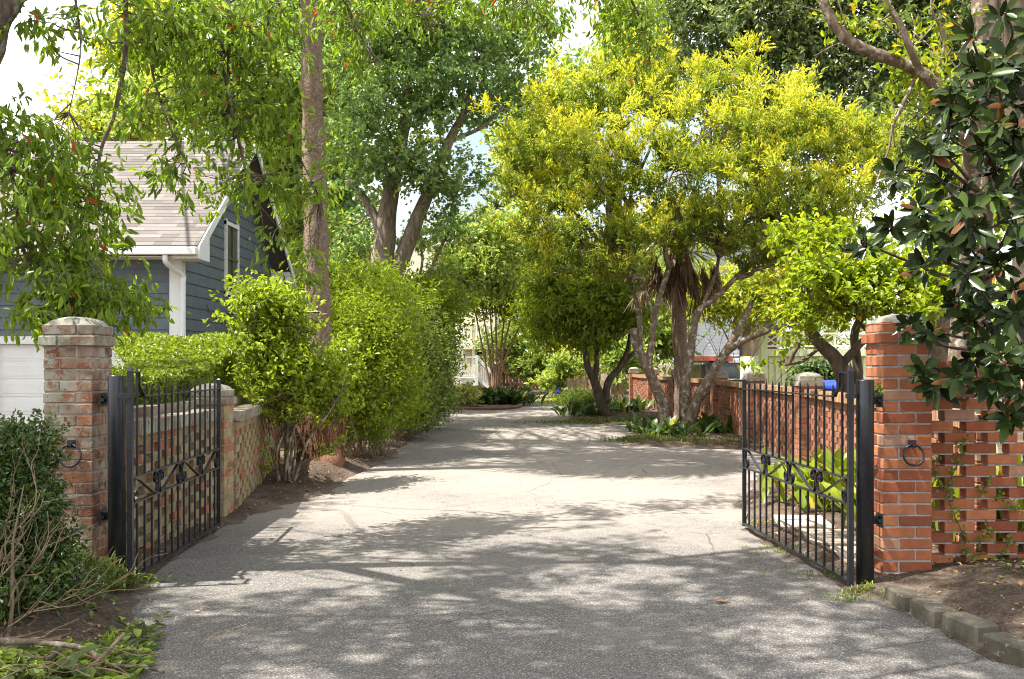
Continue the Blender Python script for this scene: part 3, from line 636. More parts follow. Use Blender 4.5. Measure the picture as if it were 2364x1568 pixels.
for side in (0, 1):
    ya = (gy0 - ov) if side == 0 else (gy1 + ov); nrow = 34
    for k in range(nrow):
        f0, f1 = k / nrow, (k + 1) / nrow; yA = ya + (ym - ya) * f0; yB = ya + (ym - ya) * f1; zA = ez - ov * sl_ + .12 + (rz - ez + ov * sl_) * f0; zB = ez - ov * sl_ + .12 + (rz - ez + ov * sl_) * f1
        xx = gxl
        while xx < rx:
            x2 = min(xx + rng.uniform(.28, .36), rx); rf.add([(xx, yA, zA + .009), (x2, yA, zA + .009), (x2, yB, zB + .003), (xx, yB, zB + .003)], [(0, 1, 2, 3)] if side == 0 else [(3, 2, 1, 0)]); xx = x2
        rf.add([(gxl, yA, zA + .009), (rx, yA, zA + .009), (rx, yA, zA - .004), (gxl, yA, zA - .004)], [(3, 2, 1, 0)], .0)
rf.prism([(gxl, gy0 - ov, ez - ov * sl_ + .03), (gxl, ym, rz + .04), (gxl, gy1 + ov, ez - ov * sl_ + .03), (gxl, gy1 + ov, ez - ov * sl_ + .11), (gxl, ym, rz + .115), (gxl, gy0 - ov, ez - ov * sl_ + .11)], (rx - gxl - .01, 0, 0), .5)
ro = rf.build('roof', G['shingle'], t)
m = MB()
for ya, s in ((gy0 - ov, 1), (gy1 + ov, -1)):      # rake boards
    za = ez - ov * sl_; m.prism([(rx, ya, za - .06), (rx, ym, rz - .06), (rx, ym, rz + .12), (rx, ya, za + .11)], (.03, 0, 0))
    m.prism([(rx, ya + s * .02, za - .08), (rx, ya + s * .62, za - .08), (rx, ya + s * .62, za + .30), (rx, ya + s * .02, za + .02)], (-.40, 0, 0))   # boxed return
m.build('rake_board', G['white'], t)
m = MB(); m.box(((gxl + rx) / 2, gy0 - ov - .05, ez - ov * sl_ + .03), (rx - gxl, .11, .12)); m.box(((gxl + rx) / 2, gy0 - ov / 2 - .0, ez - ov * sl_ - .05), (rx - gxl, ov, .02)); m.build('gutter', G['white'], t, bevel=.02)
m = MB(); xg = gx - .05
m.tube(catmull([(xg - .02, gy0 - ov - .03, ez - .28), (xg - .02, gy0 - ov - .02, ez - .42), (xg + .04, gy0 - .25, ez - .52), (xg + .13, gy0 - .09, ez - .62), (xg + .13, gy0 - .09, ez - .9), (xg + .13, gy0 - .09, 0)], 5), .045, 8); m.build('downspout', G['white'], t, smooth=True)
# window in the gable
wa, wb, wz0, wz1 = 18.45, 19.25, 2.72, 4.02; wy = (wa + wb) / 2
m = MB()
for yy in (wa, wb): m.box((gx + .035, yy, (wz0 + wz1) / 2), (.05, .07, wz1 - wz0 + .14))
for z in (wz0, wz1): m.box((gx + .037, wy, z), (.05, wb - wa + .07, .07))

wo = m.build('window', G['white'], t); sb = MB().box((gx + .045, wy, (wz0 + wz1) / 2), (.03, wb - wa - .07, .045)).box((gx + .043, wy, (wz0 + wz1) / 2), (.018, .018, wz1 - wz0 - .07)).build('sash', G['screen'], None); sb.parent = wo; p_ = MB().box((gx + .028, wy, (wz0 + wz1) / 2), (.012, wb - wa - .02, wz1 - wz0 - .02)).build('pane', G['screen'], None)
p_.parent = wo; p_.location = (0, 0, 0)
# door
fr = MB(); xa, xb, zt = -8.28, -6.03, 1.72
fr.box((xa - .06, gy0 - .02, zt / 2), (.12, .07, zt)); fr.box((xb + .06, gy0 - .02, zt / 2), (.12, .07, zt)); fr.box(((xa + xb) / 2, gy0 - .018, zt + .06), (xb - xa + .24, .075, .12)); fo = fr.build('door_frame', G['white'], dd)
dp = MB(); dp.box(((xa + xb) / 2, gy0 + .05, zt / 2), (xb - xa, .03, zt))
for k in range(6):
    z = zt * (k + .5) / 6; dp.box(((xa + xb) / 2, gy0 + .032, z), (xb - xa - .04, .012, zt / 6 - .03))
    dp.box(((xa + xb) / 2, gy0 + .026, z), (xb - xa - .14, .012, zt / 6 - .12))
dp.build('door_panel', G['white'], dd)
# dormer on the roof, seen at the picture edge
m = MB(); dx0 = -9.3
m.prism([(dx0 - 1.4, 16.6, 3.9), (dx0 + .6, 16.6, 3.9), (dx0 - .4, 16.6, 4.9)], (0, 2.2, 0)); dm = m.build('dormer', G['siding'], t)
m = MB(); m.bar((dx0 + .85, 16.4, 3.80), (dx0 - .4, 16.4, 5.0), .06, .14); m.bar((dx0 - 1.65, 16.4, 3.80), (dx0 - .4, 16.4, 5.0), .06, .14); c_ = m.build('trim', G['white'], None); c_.parent = dm
m = MB(); m.bar((dx0 + .80, 17.5, 3.9), (dx0 - .4, 17.5, 5.08), 2.1, .05); m.bar((dx0 - 1.60, 17.5, 3.9), (dx0 - .4, 17.5, 5.08), 2.1, .05); c_ = m.build('dormer_roof', G['shingle'], None); c_.parent = dm
m = MB().tube(catmull([(gx + .03, 17.35, 2.42), (gx + .04, 17.5, 2.3), (gx + .03, 17.9, 2.22), (gx + .04, 18.6, 2.2), (gx + .03, 19.5, 2.25)], 5), .008, 5); m.build('cable', G['twig'], t)

# ------------------------------------------------------------------ far buildings and cars
def pr(x0, x1, y0, y1, Y, dep=.1, mb=None, t=None):
    """box whose front face fills the given outline at distance Y"""
    a = at(x0, y1, Y); b = at(x1, y0, Y); mb = mb or MB()
    mb.box(((a[0] + b[0]) / 2, Y + dep / 2, (a[2] + b[2]) / 2), (b[0] - a[0], dep, b[2] - a[2]), (1, 0, 0), t); return mb
t = root('white_house', (9.5, 46, -.4), 'white clapboard house with coral lintels behind the brick wall', 'house', 'houses beyond the walls')
m = MB(); Y = 46
def zpx(py): return EYE + (HY - py) / F * Y
x0, x1 = at(1545, 0, Y)[0], at(1800, 0, Y)[0]
for k in range(34):
    z0 = 1.75 + k * .16; m.add([(x0, Y - .02, z0), (x1, Y - .02, z0), (x1, Y, z0 + .16), (x0, Y, z0 + .16)], [(0, 1, 2, 3)])
m.box(((x0 + x1) / 2, Y + 3.02, 4.4), (x1 - x0, 6, 5.4))
for xx in ((1560, 1594), (1682, 1706), (1758, 1800)): pr(xx[0], xx[1], 832, 880, Y, .3, m)
m.build('wall', G['whitewall'], t)
m = MB(); pr(1592, 1692, 823, 833, Y - .06, .2, m); pr(1714, 1762, 823, 833, Y - .06, .2, m); m.build('lintel', G['coral'], t)
for a, b in ((1594, 1637), (1637, 1686), (1716, 1758)):
    w_ = pr(a, b, 833, 880, Y + .25, .1).build('garage_bay', G['tan'] if a == 1594 else G['dark'], t)
pr(1640, 1684, 838, 850, Y + .2, .04).build('window', G['glass'], t)
m = MB(); m.prism([(x0 - .5, Y - .5, 7.1), (x0 - .5, Y + 3, 9), (x0 - .5, Y + 6.6, 7.1)], (x1 - x0 + 1, 0, 0)); m.build('roof', G['slate_roof'], t)
# pale green building with lattice deck
t = root('deck_building', (9, 30, -.4), 'pale yellow green boarded outbuilding with a crossed lattice deck rail', 'building', 'houses beyond the walls')
Y = 30; m = MB(); pr(1761, 2010, 822, 935, Y + .06, 3.0, m); m.build('wall', G['palegreen'], t)
m = MB()
for px in np.arange(1776, 2010, 14.5): pr(px, px + 2.2, 824, 935, Y + .02, .045, m)
m.build('batten', G['palegreen'], t)
m = MB(); pr(1756, 2014, 806, 822, Y - .05, .3, m); pr(1757, 1772, 770, 940, Y - .07, .24, m); m.build('beam', G['palegreen'], t)
m = MB(); pr(1756, 2014, 797, 801, Y + .05, .1, m); pr(1756, 2014, 768, 772, Y + .05, .1, m)
for px in range(1758, 2010, 42):
    pr(px, px + 4, 768, 800, Y + .06, .1, m)
    m.bar(at(px, 799, Y + .1), at(px + 42, 771, Y + .1), .035); m.bar(at(px, 771, Y + .13), at(px + 42, 799, Y + .13), .035); m.bar(at(px, 785, Y + .15), at(px + 21, 771, Y + .15), .03); m.bar(at(px + 21, 799, Y + .16), at(px + 42, 785, Y + .16), .03)
m.build('lattice_rail', G['cream'], t)
m = MB(); m.bar(at(1950, 915, 28), at(1995, 870, 28), .1, .14); m.bar(at(1952, 940, 28), at(1952, 905, 28), .12); m.build('stair_rail', G['palegreen'], t)
# cream house with porch and stairs
t = root('porch_house', (-1.5, 46, 0), 'cream two storey house with porch stairs and upper balcony rail', 'house', 'houses beyond the walls')
Y = 47; m = MB(); pr(930, 1145, 560, 796, Y + 3, 4, m); pr(930, 1093, 806, 900, Y + 3, 4, m); m.build('wall', G['cream'], t)
m = MB(); pr(1060, 1128, 796, 806, Y + .0, 3, m); m.build('balcony_floor', G['cream'], t)
m = MB(); pr(1060, 1128, 750, 753, Y + .0, .1, m); pr(1060, 1128, 792, 795, Y + .02, .08, m)
for px in np.arange(1062, 1127, 4.4): pr(px, px + 2.2, 753, 792, Y + .03, .05, m)
m.build('balcony_rail', G['cream'], t)
for a, b in ((1090, 1096), (1122, 1128), (1134, 1141)): pr(a, b, 640, 905, Y + .12, .25).build('post', G['cream'], t)
pr(1100, 1122, 812, 845, Y + 2.8, .1).build('door', G['dark'], t)
Y = 45.4; m = MB(); pr(1062, 1101, 873, 890, Y, 1.4, m); m.build('landing', G['white'], t)
m = MB(); pr(1060, 1103, 823, 826, Y - .05, .1, m); pr(1060, 1103, 868, 871, Y - .03, .08, m); pr(1097, 1104, 820, 890, Y - .08, .13, m)
for px in np.arange(1063, 1096, 5.0): pr(px, px + 2.4, 826, 868, Y - .02, .04, m)
m.bar(at(1101, 825, Y), at(1156, 882, Y), .10, .13); m.bar(at(1101, 872, Y), at(1140, 905, Y), .08, .13)
for i, px in enumerate(np.arange(1107, 1152, 5.2)): pr(px, px + 2.4, 828 + (px - 1101) * 1.03, 872 + (px - 1101) * .85, Y + .02, .04, m)
m.build('stair_rail', G['white'], t)
m = MB()
for i in range(5): pr(1101 + i * 9, 1110 + i * 9, 875 + i * 6, 908, Y + .3, 1.1, m)
m.build('stair', G['slab'], t)
t = root('pale_house', (-3.5, 60, 0), 'pale blue grey gabled house glimpsed behind the big forked tree', 'house', 'houses beyond the walls')
Y = 60; m = MB(); pr(925, 1150, 655, 800, Y, 6, m); m.build('wall', G['cream'], t)
a = at(900, 660, Y); b = at(1010, 470, Y); c = at(1160, 660, Y)
MB().prism([(a[0], Y - .5, a[2]), (c[0], Y - .5, c[2]), (at(1090, 520, Y)[0], Y + 2, at(0, 520, Y)[2]), (b[0], Y + 2, b[2])], (0, 3, -.3)).build('roof', G['slate_roof'], t)
m = MB(); pr(940, 990, 600, 652, Y - .8, .2, m); m.build('dormer', G['white'], t)
pr(950, 980, 610, 645, Y - .9, .1).build('window', G['glass'], t)
# cars behind the wall
def car(name, x, y, z, wd, h, ln, label, bodymat, boxy):
    t = root(name, (x, y, z), label, 'car', None); W = wd / 2; m = MB(); g = MB(); r_ = .36
    if boxy:
        m.prism([(x - W, y, z + .45), (x + W, y, z + .45), (x + W, y, z + 1.0), (x + W * .98, y + .02, z + 1.05), (x - W * .98, y + .02, z + 1.05), (x - W, y, z + 1.0)], (0, ln, 0))
        rf_ = MB().prism([(x - W * .96, y + .03, z + 1.05), (x + W * .96, y + .03, z + 1.05), (x + W * .86, y + .1, z + h - .05), (x + W * .8, y + .12, z + h), (x - W * .8, y + .12, z + h), (x - W * .86, y + .1, z + h - .05)], (0, ln * .55, 0)); rf_.build('hard_top', bodymat, t, bevel=.03)
        g.prism([(x - W * .78, y - .02, z + 1.12), (x + W * .78, y - .02, z + 1.12), (x + W * .72, y + .05, z + h - .14), (x - W * .72, y + .05, z + h - .14)], (0, .04, 0))
        tb = MB().tube([(x, y - .02, z + .95), (x, y - .24, z + .95)], [.36, .36], 20).build('spare_wheel', G['rubber'], t)
        c_ = MB().tube([(x, y - .245, z + .95), (x, y - .26, z + .95)], [.09, .09], 10).build('hub', G['red'], None); c_.parent = tb
        for s in (-1, 1): MB().box((x + s * W * .9, y - .02, z + .82), (.12, .04, .26)).build('tail_light', G['red'], t)
    else:
        m.prism([(x - W, y, z + .3), (x - W, y, z + .72), (x - W, y + .9, z + .86), (x - W, y + ln, z + .8), (x - W, y + ln, z + .3)], (wd, 0, 0))
        m.prism([(x - W * .86, y + .92, z + .86), (x - W * .86, y + 1.75, z + h), (x - W * .86, y + 2.9, z + h), (x - W * .86, y + 3.6, z + .86)], (wd * .86, 0, 0))
        g.prism([(x - W * .78, y + .95, z + .90), (x + W * .78, y + .95, z + .90), (x + W * .72, y + 1.70, z + h - .04), (x - W * .72, y + 1.70, z + h - .04)], (0, -.03, .03))
        for s in (-1, 1): MB().box((x + s * W * .75, y - .01, z + .6), (.3, .04, .14)).build('headlight', G['white'], t)
    m.build('body', bodymat, t, bevel=.04); g.build('window', G['glass'], t)
    for sx in (-1, 1):
        for yy in (y + .75, y + ln - .75):
            tr_ = MB().tube([(x + sx * (W - .2), yy, z + r_), (x + sx * W, yy, z + r_)], [r_, r_], 18).build('wheel', G['rubber'], t)
            c_ = MB().tube([(x + sx * (W - .02), yy, z + r_), (x + sx * (W + .01), yy, z + r_)], [.2, .2], 10).build('rim', G['slate_roof'], None); c_.parent = tr_
    return t
car('parked_suv', at(1672, 0, 36)[0], 36, -.42, 1.85, 1.86, 4.1, 'black boxy off road car with spare wheel parked behind the brick wall', G['black_car'], True)
car('parked_car', at(1700, 0, 29.5)[0], 29.5, -.42, 1.75, 1.33, 4.2, 'silver green car with sloping windscreen just above the brick wall top', G['car_teal'], False)
# blue tarp, rolled tarp, dark post
tb = MB(); V = []; k = 14
for i in range(k + 1):
    for j in range(6):
        u = i / k; v = j / 5; V.append((4.45 + u * 1.25 + .1 * v, 14.6 + v * 1.3, 1.12 - .06 * abs(u - .5) * 2 + .05 * math.sin(v * math.pi) + .012 * math.sin(u * 21 + v * 4)))
nn = len(V); V += [(x, y, z - (.10 if (1) else 0)) for x, y, z in V]
Fs = [(i * 6 + j, (i + 1) * 6 + j, (i + 1) * 6 + j + 1, i * 6 + j + 1) for i in range(k) for j in range(5)]; Fs += [tuple(nn + q_ for q_ in f[::-1]) for f in Fs]
Fs += [(i * 6, nn + i * 6, nn + (i + 1) * 6, (i + 1) * 6) for i in range(k)] + [(i * 6 + 5, (i + 1) * 6 + 5, nn + (i + 1) * 6 + 5, nn + i * 6 + 5) for i in range(k)] + [(j, j + 1, nn + j + 1, nn + j) for j in range(5)] + [(k * 6 + j, nn + k * 6 + j, nn + k * 6 + j + 1, k * 6 + j + 1) for j in range(5)]
t = root('covered_trailer', (5.2, 15.2, 0), 'low trailer under a bright blue tarp behind the brick wall', 'trailer')
tb.add(V, Fs); tb.build('tarp', G['blue'], t, smooth=True); MB().box((5.2, 15.25, .7), (1.0, 1.1, .42)).build('bed', G['dark'], t)
for s in (-1, 1): MB().tube([(5.2 + s * .52, 15.25, .28), (5.2 + s * .64, 15.25, .28)], [.3, .3], 16).build('wheel', G['rubber'], t)
q = at(1297, 905, 45); P = catmull([(q[0] - .12, 45, .0), (q[0] - .08, 45, .3), (q[0] + .03, 45.0, .45), (q[0] + .02, 45, .9)], 4)
o = MB().tube(P, [.12, .15, .13, .12, .10, .13, .11, .10, .1, .12, .12, .1, .07][:len(P)], 9, lump=.2).build('rolled_tarp', G['blue'], None, smooth=True); tag(o, 'blue bundle standing upright at the end of the drive', 'tarp')
q = at(1712, 862, 38); t = root('lamp_post', (q[0], 38, 0), 'dark post with forked brackets behind the brick wall', 'post')
MB().tube([(q[0], 38, -.4), (q[0], 38, 2.1)], [.09, .08], 10).build('pole', G['iron'], t)
for s, zz in ((-1, 2.9), (-.4, 3.1), (.3, 3.0)): MB().tube([(q[0], 38, 1.9), (q[0] + s * .5, 38, 2.3), (q[0] + s * .8, 38, zz)], [.04, .03, .02], 6).build('bracket', G['iron'], t)
# fences at the end of the drive
t = root('board_fence', (-.5, 50, 0), 'red brown picket board fence across the end of the drive', 'fence')
m = MB(); x = at(1130, 0, 50)[0]
while x < at(1385, 0, 50)[0]:
    m.box((x + .075, 50, .72 + rng.normal() * .01), (.135, .025, 1.36 + rng.normal() * .02)); x += .165
m.build('board', G['fence'], t)
m = MB(); xa, xb = at(1128, 0, 50)[0], at(1388, 0, 50)[0]
for z in (.35, 1.1): m.box(((xa + xb) / 2, 50.05, z), (xb - xa, .06, .09))
m.build('rail', G['fence'], t)
t = root('timber_fence', (2.6, 39.5, 0), 'pale rough timber palisade beside the grassy verge', 'fence')
for i, (px, Yp) in enumerate([(1314, 40.5), (1326, 40.2), (1337, 39.9), (1349, 39.5), (1364, 39), (1377, 38.4), (1391, 37.8), (1406, 37.2), (1422, 36.6), (1436, 36)]):
    x = at(px, 0, Yp)[0]; MB().box((x, Yp, .36 + rng.random() * .06), (.17 + rng.random() * .03, .10, .76), (1, -.2, 0)).build('post', G['timber'], t)
o = MB().box((at(1311, 0, 39)[0], 39, .05), (.75, .4, .1), (1, .3, 0)).build('stone_slab', G['slab']); tag(o, 'flat stone slab lying on the sunny verge at the end of the drive', 'slab')
# kerb of the far bed
m = MB(); P = catmull([np.array([*gp(1035, 945), .03]), np.array([*gp(1100, 947), .03]), np.array([*gp(1165, 946), .03]), np.array([*gp(1200, 940), .03]), np.array([*gp(1211, 926), .03]), np.array([*gp(1212, 916), .03])], 6); 
m.tube(P, .07, 6); o = m.build('bed_edging', G['fence']); tag(o, 'low brown edging curving round the strap leaved bed in the distance', 'edging')

# ------------------------------------------------------------------ palms
def fronds(name, mat, parent, c, n, L, droop, wd=.05, elev=(-.3, 1.1), seg=26, length=.55):
    P = []; D = []; Nn = []; stalk = MB()
    for i in range(n):
        a = rng.random() * 2 * math.pi; e = rng.uniform(*elev); d0 = np.array([math.cos(a) * math.cos(e), math.sin(a) * math.cos(e), math.sin(e)]); Ls = L * rng.uniform(.8, 1.1)
        pts = [np.array(c) + d0 * Ls * t_ - np.array([0, 0, droop * Ls * t_ * t_]) for t_ in (0, .35, .7, 1)]
        stalk.tube(catmull(pts, 2), .015, 4, cap=False)
        tip = pts[-1]; ax = norm((pts[-1] - pts[-2])[None])[0]; sd = np.cross(ax, [0, 0, 1.]); sd /= np.linalg.norm(sd) + 1e-9
        for j in range(seg):
            th = (j / (seg - 1) - .5) * 4.2; P.append(tip - ax * .15); D.append(ax * math.cos(th) + sd * math.sin(th) + rng.normal(size=3) * .05); Nn.append(np.cross(sd, ax) + rng.normal(size=3) * .2)
    P = np.array(P); D = np.array(D); Nn = np.array(Nn)
    return stalk, leaves(name, mat, parent, P, D, Nn, length, wd, np.clip(rng.normal(.5, .2, len(P)), 0, 1), 'blade', .35)
base = np.array([-2.55, 12.95])
t = root('palm_tree', (base[0], base[1], 0), 'tall single palm trunk with swollen fibrous root foot beside the left drive edge', 'palm tree', 'palms')
m = MB(); pts = [(base[0], base[1], 0), (at(745, 0, 13)[0], 13, .8), (at(734, 0, 13)[0], 13, 2.2), (at(728, 0, 13)[0], 13, 3.4), (at(720, 0, 13)[0], 13, 5.2), (at(716, 0, 13)[0], 13.05, 6.3), (at(713, 0, 13)[0], 13.1, 9.2)]
P = catmull(pts, 12); zz = P[:, 2]; rad = .155 + .05 * np.exp(-zz / .8) - .015 * (zz > 4.3) + .008 * np.sin(zz * 9) + .006 * np.sin(zz * 31)
m.tube(P, rad, 18, lump=.07); m.build('trunk', G['bark_palm'], t, smooth=True)
m = MB(); rx0 = base[0] + .05
m.tube([(rx0, 12.9, -.1), (rx0 + .02, 12.88, .12), (rx0, 12.9, .3), (rx0 - .02, 12.92, .6), (rx0 - .03, 12.95, .95), (rx0 - .04, 13, 1.25)], [.30, .31, .25, .27, .24, .16], 22, lump=.14)
m.tube([(rx0 + .17, 12.72, -.1), (rx0 + .18, 12.7, .1), (rx0 + .16, 12.75, .24), (rx0 + .1, 12.8, .3)], [.15, .17, .15, .06], 14, lump=.15)
for i in range(260):
    a = rng.uniform(-2.6, 1.2); r_ = .27 + rng.random() * .05; z = rng.uniform(.2, 1.15); m.tube([(rx0 + math.cos(a) * r_ * .93, 12.9 + math.sin(a) * r_ * .93, z), (rx0 + math.cos(a + .08) * (r_ + .02), 12.9 + math.sin(a) * r_, z - .15), (rx0 + math.cos(a) * (r_ + rng.random() * .03), 12.9 + math.sin(a) * r_, z - .32)], .005, 3, cap=False)
m.build('root_mass', G['roots'], t, smooth=True)
st, _ = fronds('frond', G['l_frond'], t, (at(713, 0, 13)[0], 13.1, 9.2), 34, 1.3, .35, .06, seg=22, length=1.0); st.build('stalk', G['l_frond'], t)
def cabbage(px, Y, ztop, r, label, skirt, crown=True, rz=.9):
    x = at(px, 0, Y)[0]; t = root('palm_tree', (x, Y, 0), label, 'palm tree', 'palms'); P = catmull([(x, Y, -.4), (x + .03, Y, 1.2), (x - .02, Y, ztop * .6), (x, Y, ztop)], 14)
    MB().tube(P, r * (1 + .05 * np.sin(P[:, 2] * 12)), 14, lump=.1).build('trunk', G['bark_palm'], t, smooth=True)
    P = []; D = []; Ls = []; LV = []
    for q in range(skirt // 22):      # each dead frond hangs folded from its own stalk
        a = rng.random() * 2 * math.pi; rr = rng.uniform(.12, .85) * rz; z = ztop + rng.uniform(-.35, .3) * rz - rr * .2; c0 = np.array([x + math.cos(a) * rr, Y + math.sin(a) * rr * .7, z]); lv = rng.random(); L0 = rng.uniform(.35, .85) * rz
        ln = np.array([math.cos(a) * .25, math.sin(a) * .2, -1.0]) + rng.normal(size=3) * .12
        for b in range(22): P.append(c0 + rng.normal(size=3) * .03); D.append(ln + rng.normal(size=3) * [.2, .2, .1]); Ls.append(L0 * rng.uniform(.5, 1)); LV.append(np.clip(lv + rng.normal() * .15, 0, 1))
    n = len(P); leaves('dead_frond', G['l_skirt'], t, np.array(P), np.array(D), unit(n), np.array(Ls), .028, np.array(LV), 'blade', .1)
    st, _ = fronds('frond', G['l_frond'], t, (x, Y, ztop + .2), 22, 1.1 * rz, .2, .06, elev=(.25, 1.25), seg=20, length=.8 * rz); st.build('stalk', G['l_frond'], t)
    return t
cabbage(1570, 22.5, 3.75, .165, 'palm with hanging brown dead fronds rising among the mottled stems', 1100, rz=1.15)
cabbage(1724, 33, 2.9, .14, 'smaller slim palm in front of the white house', 200)

# ------------------------------------------------------------------ trees
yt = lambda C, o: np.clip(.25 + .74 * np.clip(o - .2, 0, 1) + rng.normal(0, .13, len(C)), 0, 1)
# big mottled multi-stem tree with yellow-green crown
Y0 = 20.0
W_ = [(pxpath([(1535, 982, Y0), (1528, 930, Y0), (1495, 850, Y0), (1470, 800, Y0), (1462, 760, Y0 - .1)]), 0.133, 0.078),
      (pxpath([(1495, 850, Y0), (1505, 790, Y0), (1510, 740, Y0), (1520, 690, Y0), (1545, 620, Y0)]), 0.078, 0.047),
      (pxpath([(1478, 815, Y0), (1478, 760, Y0 + .1), (1470, 700, Y0 + .3), (1440, 610, Y0 + .4)]), 0.066, 0.035),
      (pxpath([(1508, 740, Y0), (1500, 700, Y0), (1480, 640, Y0)]), 0.039, 0.027),
      (pxpath([(1583, 985, Y0), (1580, 930, Y0), (1582, 880, Y0), (1592, 830, Y0), (1600, 770, Y0), (1612, 720, Y0), (1650, 690, Y0), (1700, 640, Y0)]), 0.117, 0.047),
      (pxpath([(1604, 745, Y0), (1625, 700, Y0), (1650, 640, Y0 + .2), (1660, 590, Y0 + .3)]), 0.055, 0.031),
      (pxpath([(1590, 985, Y0 - .2), (1605, 935, Y0 - .2), (1640, 870, Y0 - .3), (1675, 815, Y0 - .4), (1705, 760, Y0 - .4), (1735, 700, Y0 - .3)]), 0.133, 0.055),
      (pxpath([(1665, 822, Y0 - .4), (1720, 785, Y0 - .6), (1790, 758, Y0 - .8), (1850, 745, Y0 - .9)]), 0.070, 0.039),
      (pxpath([(1545, 984, Y0 + .1), (1530, 940, Y0 + .15), (1514, 900, Y0 + .2), (1500, 870, Y0 + .2)]), 0.094, 0.062)]
B_ = [pxblob(1230, 320, 20.5, 105, 100, 1.4), pxblob(1180, 440, 20.5, 75, 70, 1.2, .6), pxblob(1350, 250, 21, 110, 90, 1.6), pxblob(1370, 400, 19.5, 160, 130, 1.8, 1.2), pxblob(1500, 230, 21, 110, 90, 1.6), pxblob(1560, 380, 19.5, 160, 130, 1.9, 1.2),
      pxblob(1640, 240, 21, 110, 95, 1.6), pxblob(1760, 330, 20, 130, 110, 1.8, 1.1), pxblob(1900, 350, 20.5, 110, 100, 1.5), pxblob(2010, 380, 21, 90, 90, 1.3), pxblob(1780, 480, 19.5, 170, 110, 1.8, 1.1), pxblob(1920, 500, 20, 110, 100, 1.6), pxblob(1260, 530, 20.5, 110, 90, 1.5, .9),
      pxblob(1420, 560, 19.6, 140, 80, 1.6, 1.0), pxblob(1800, 600, 19.5, 130, 70, 1.5, .9), pxblob(1620, 530, 20, 140, 60, 1.6, .8), pxblob(1440, 640, 20, 70, 45, 1.2, .8), pxblob(1850, 680, 19, 80, 45, 1.2, .6), pxblob(1290, 620, 20.5, 80, 60, 1.3, .7), pxblob(1690, 160, 21.5, 50, 50, 1.0, .8), pxblob(1400, 165, 21.5, 60, 40, 1.0, .8), pxblob(1830, 235, 21, 60, 50, 1.0, .7)]
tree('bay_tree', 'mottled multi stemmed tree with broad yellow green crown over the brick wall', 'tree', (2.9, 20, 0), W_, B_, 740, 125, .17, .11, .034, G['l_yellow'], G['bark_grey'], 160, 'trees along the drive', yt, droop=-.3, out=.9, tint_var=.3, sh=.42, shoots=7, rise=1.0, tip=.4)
# forked maple behind the hedge
Y0 = 24
W_ = [(pxpath([(885, 900, Y0), (880, 650, Y0), (888, 560, Y0), (893, 500, Y0), (905, 430, Y0), (925, 330, Y0), (940, 240, Y0), (935, 120, Y0), (955, 20, Y0)]), .33, .07),
      (pxpath([(890, 900, Y0 + .1), (905, 660, Y0), (935, 580, Y0), (965, 500, Y0), (1000, 420, Y0), (1035, 330, Y0), (1075, 250, Y0), (1100, 140, Y0)]), .26, .06),
      (pxpath([(880, 540, Y0), (860, 490, Y0), (835, 450, Y0), (800, 410, Y0)]), .14, .06), (pxpath([(1035, 330, Y0), (1000, 325, Y0), (960, 330, Y0)]), .07, .03), (pxpath([(1040, 325, Y0), (1110, 295, Y0), (1160, 250, Y0)]), .06, .03)]
B_ = [pxblob(860, 120, 24, 120, 110, 2), pxblob(1000, 90, 24, 120, 110, 2), pxblob(1130, 130, 24.5, 110, 120, 2), pxblob(1230, 60, 25, 75, 80, 1.6, .8), pxblob(840, 290, 23, 95, 90, 1.8), pxblob(960, 250, 23.5, 110, 90, 1.8), pxblob(1080, 230, 24, 90, 90, 1.6, .8),
      pxblob(830, 400, 23, 80, 70, 1.5, .8), pxblob(980, 400, 23.5, 100, 60, 1.4, .7), pxblob(1060, 440, 24, 80, 60, 1.4, .7), pxblob(800, 530, 24.5, 60, 90, 1.4, .6), pxblob(1190, 230, 25, 70, 70, 1.4, .6), pxblob(820, 590, 25, 60, 60, 1.2, .5), pxblob(930, 380, 22.5, 70, 50, 1.2, .5), pxblob(1000, -60, 24, 250, 70, 2.2, .8), pxblob(1020, 520, 24.5, 60, 40, 1, .35)]
tree('maple_tree', 'large forked maple with blue green leaves behind the hedge', 'tree', (at(885, 0, 24)[0], 24, 0), W_, B_, 560, 62, .24, .125, .085, G['l_maple'], G['bark_maple'], 150, 'trees along the drive', lambda C, o: np.clip(rng.normal(.42, .22, len(C)), 0, .95), kind='quad', up=.8, droop=.3)
# trees behind garage and palm
def simple_tree(px, Y, base_py, r0, blobs, label, lmat, bmat, ncl, per, spread, L, W, name='tree', lean=0, tw=40, tint=None, **kw):
    x = at(px, 0, Y)[0]; top = blobs[0][0]
    return tree(name, label, 'tree', (x, Y, 0), [([(x, Y, -.4), (x + lean * .4, Y, top[2] * .35), (x + lean, Y, top[2] * .65), tuple(top)], r0, r0 * .4)], blobs, ncl, per, spread, L, W, lmat, bmat, tw, 'trees along the drive', tint, **kw)
simple_tree(600, 30, 860, .3, [pxblob(640, 180, 30, 120, 150, 2.5), pxblob(520, 130, 30, 110, 130, 2.5), pxblob(640, 360, 30, 110, 110, 2), pxblob(680, 520, 30, 90, 110, 2), pxblob(450, 240, 31, 100, 110, 2, .8), pxblob(330, 260, 32, 90, 70, 2, .6), pxblob(620, 20, 30, 160, 80, 2.4)], 'leafy green tree rising behind the garage ridge', G['l_light'], G['bark_maple'], 700, 34, .38, .24, .15, 'leafy_tree', kind='quad')
simple_tree(780, 34, 860, .35, [pxblob(770, 430, 34, 70, 120, 2), pxblob(780, 610, 34, 80, 90, 2), pxblob(760, 250, 34, 90, 130, 2), pxblob(790, 80, 34, 100, 100, 2)], 'dark stemmed tree between the palm and the forked maple', G['l_maple'], G['bark_dark'], 380, 34, .40, .26, .16, 'leafy_tree', kind='quad')
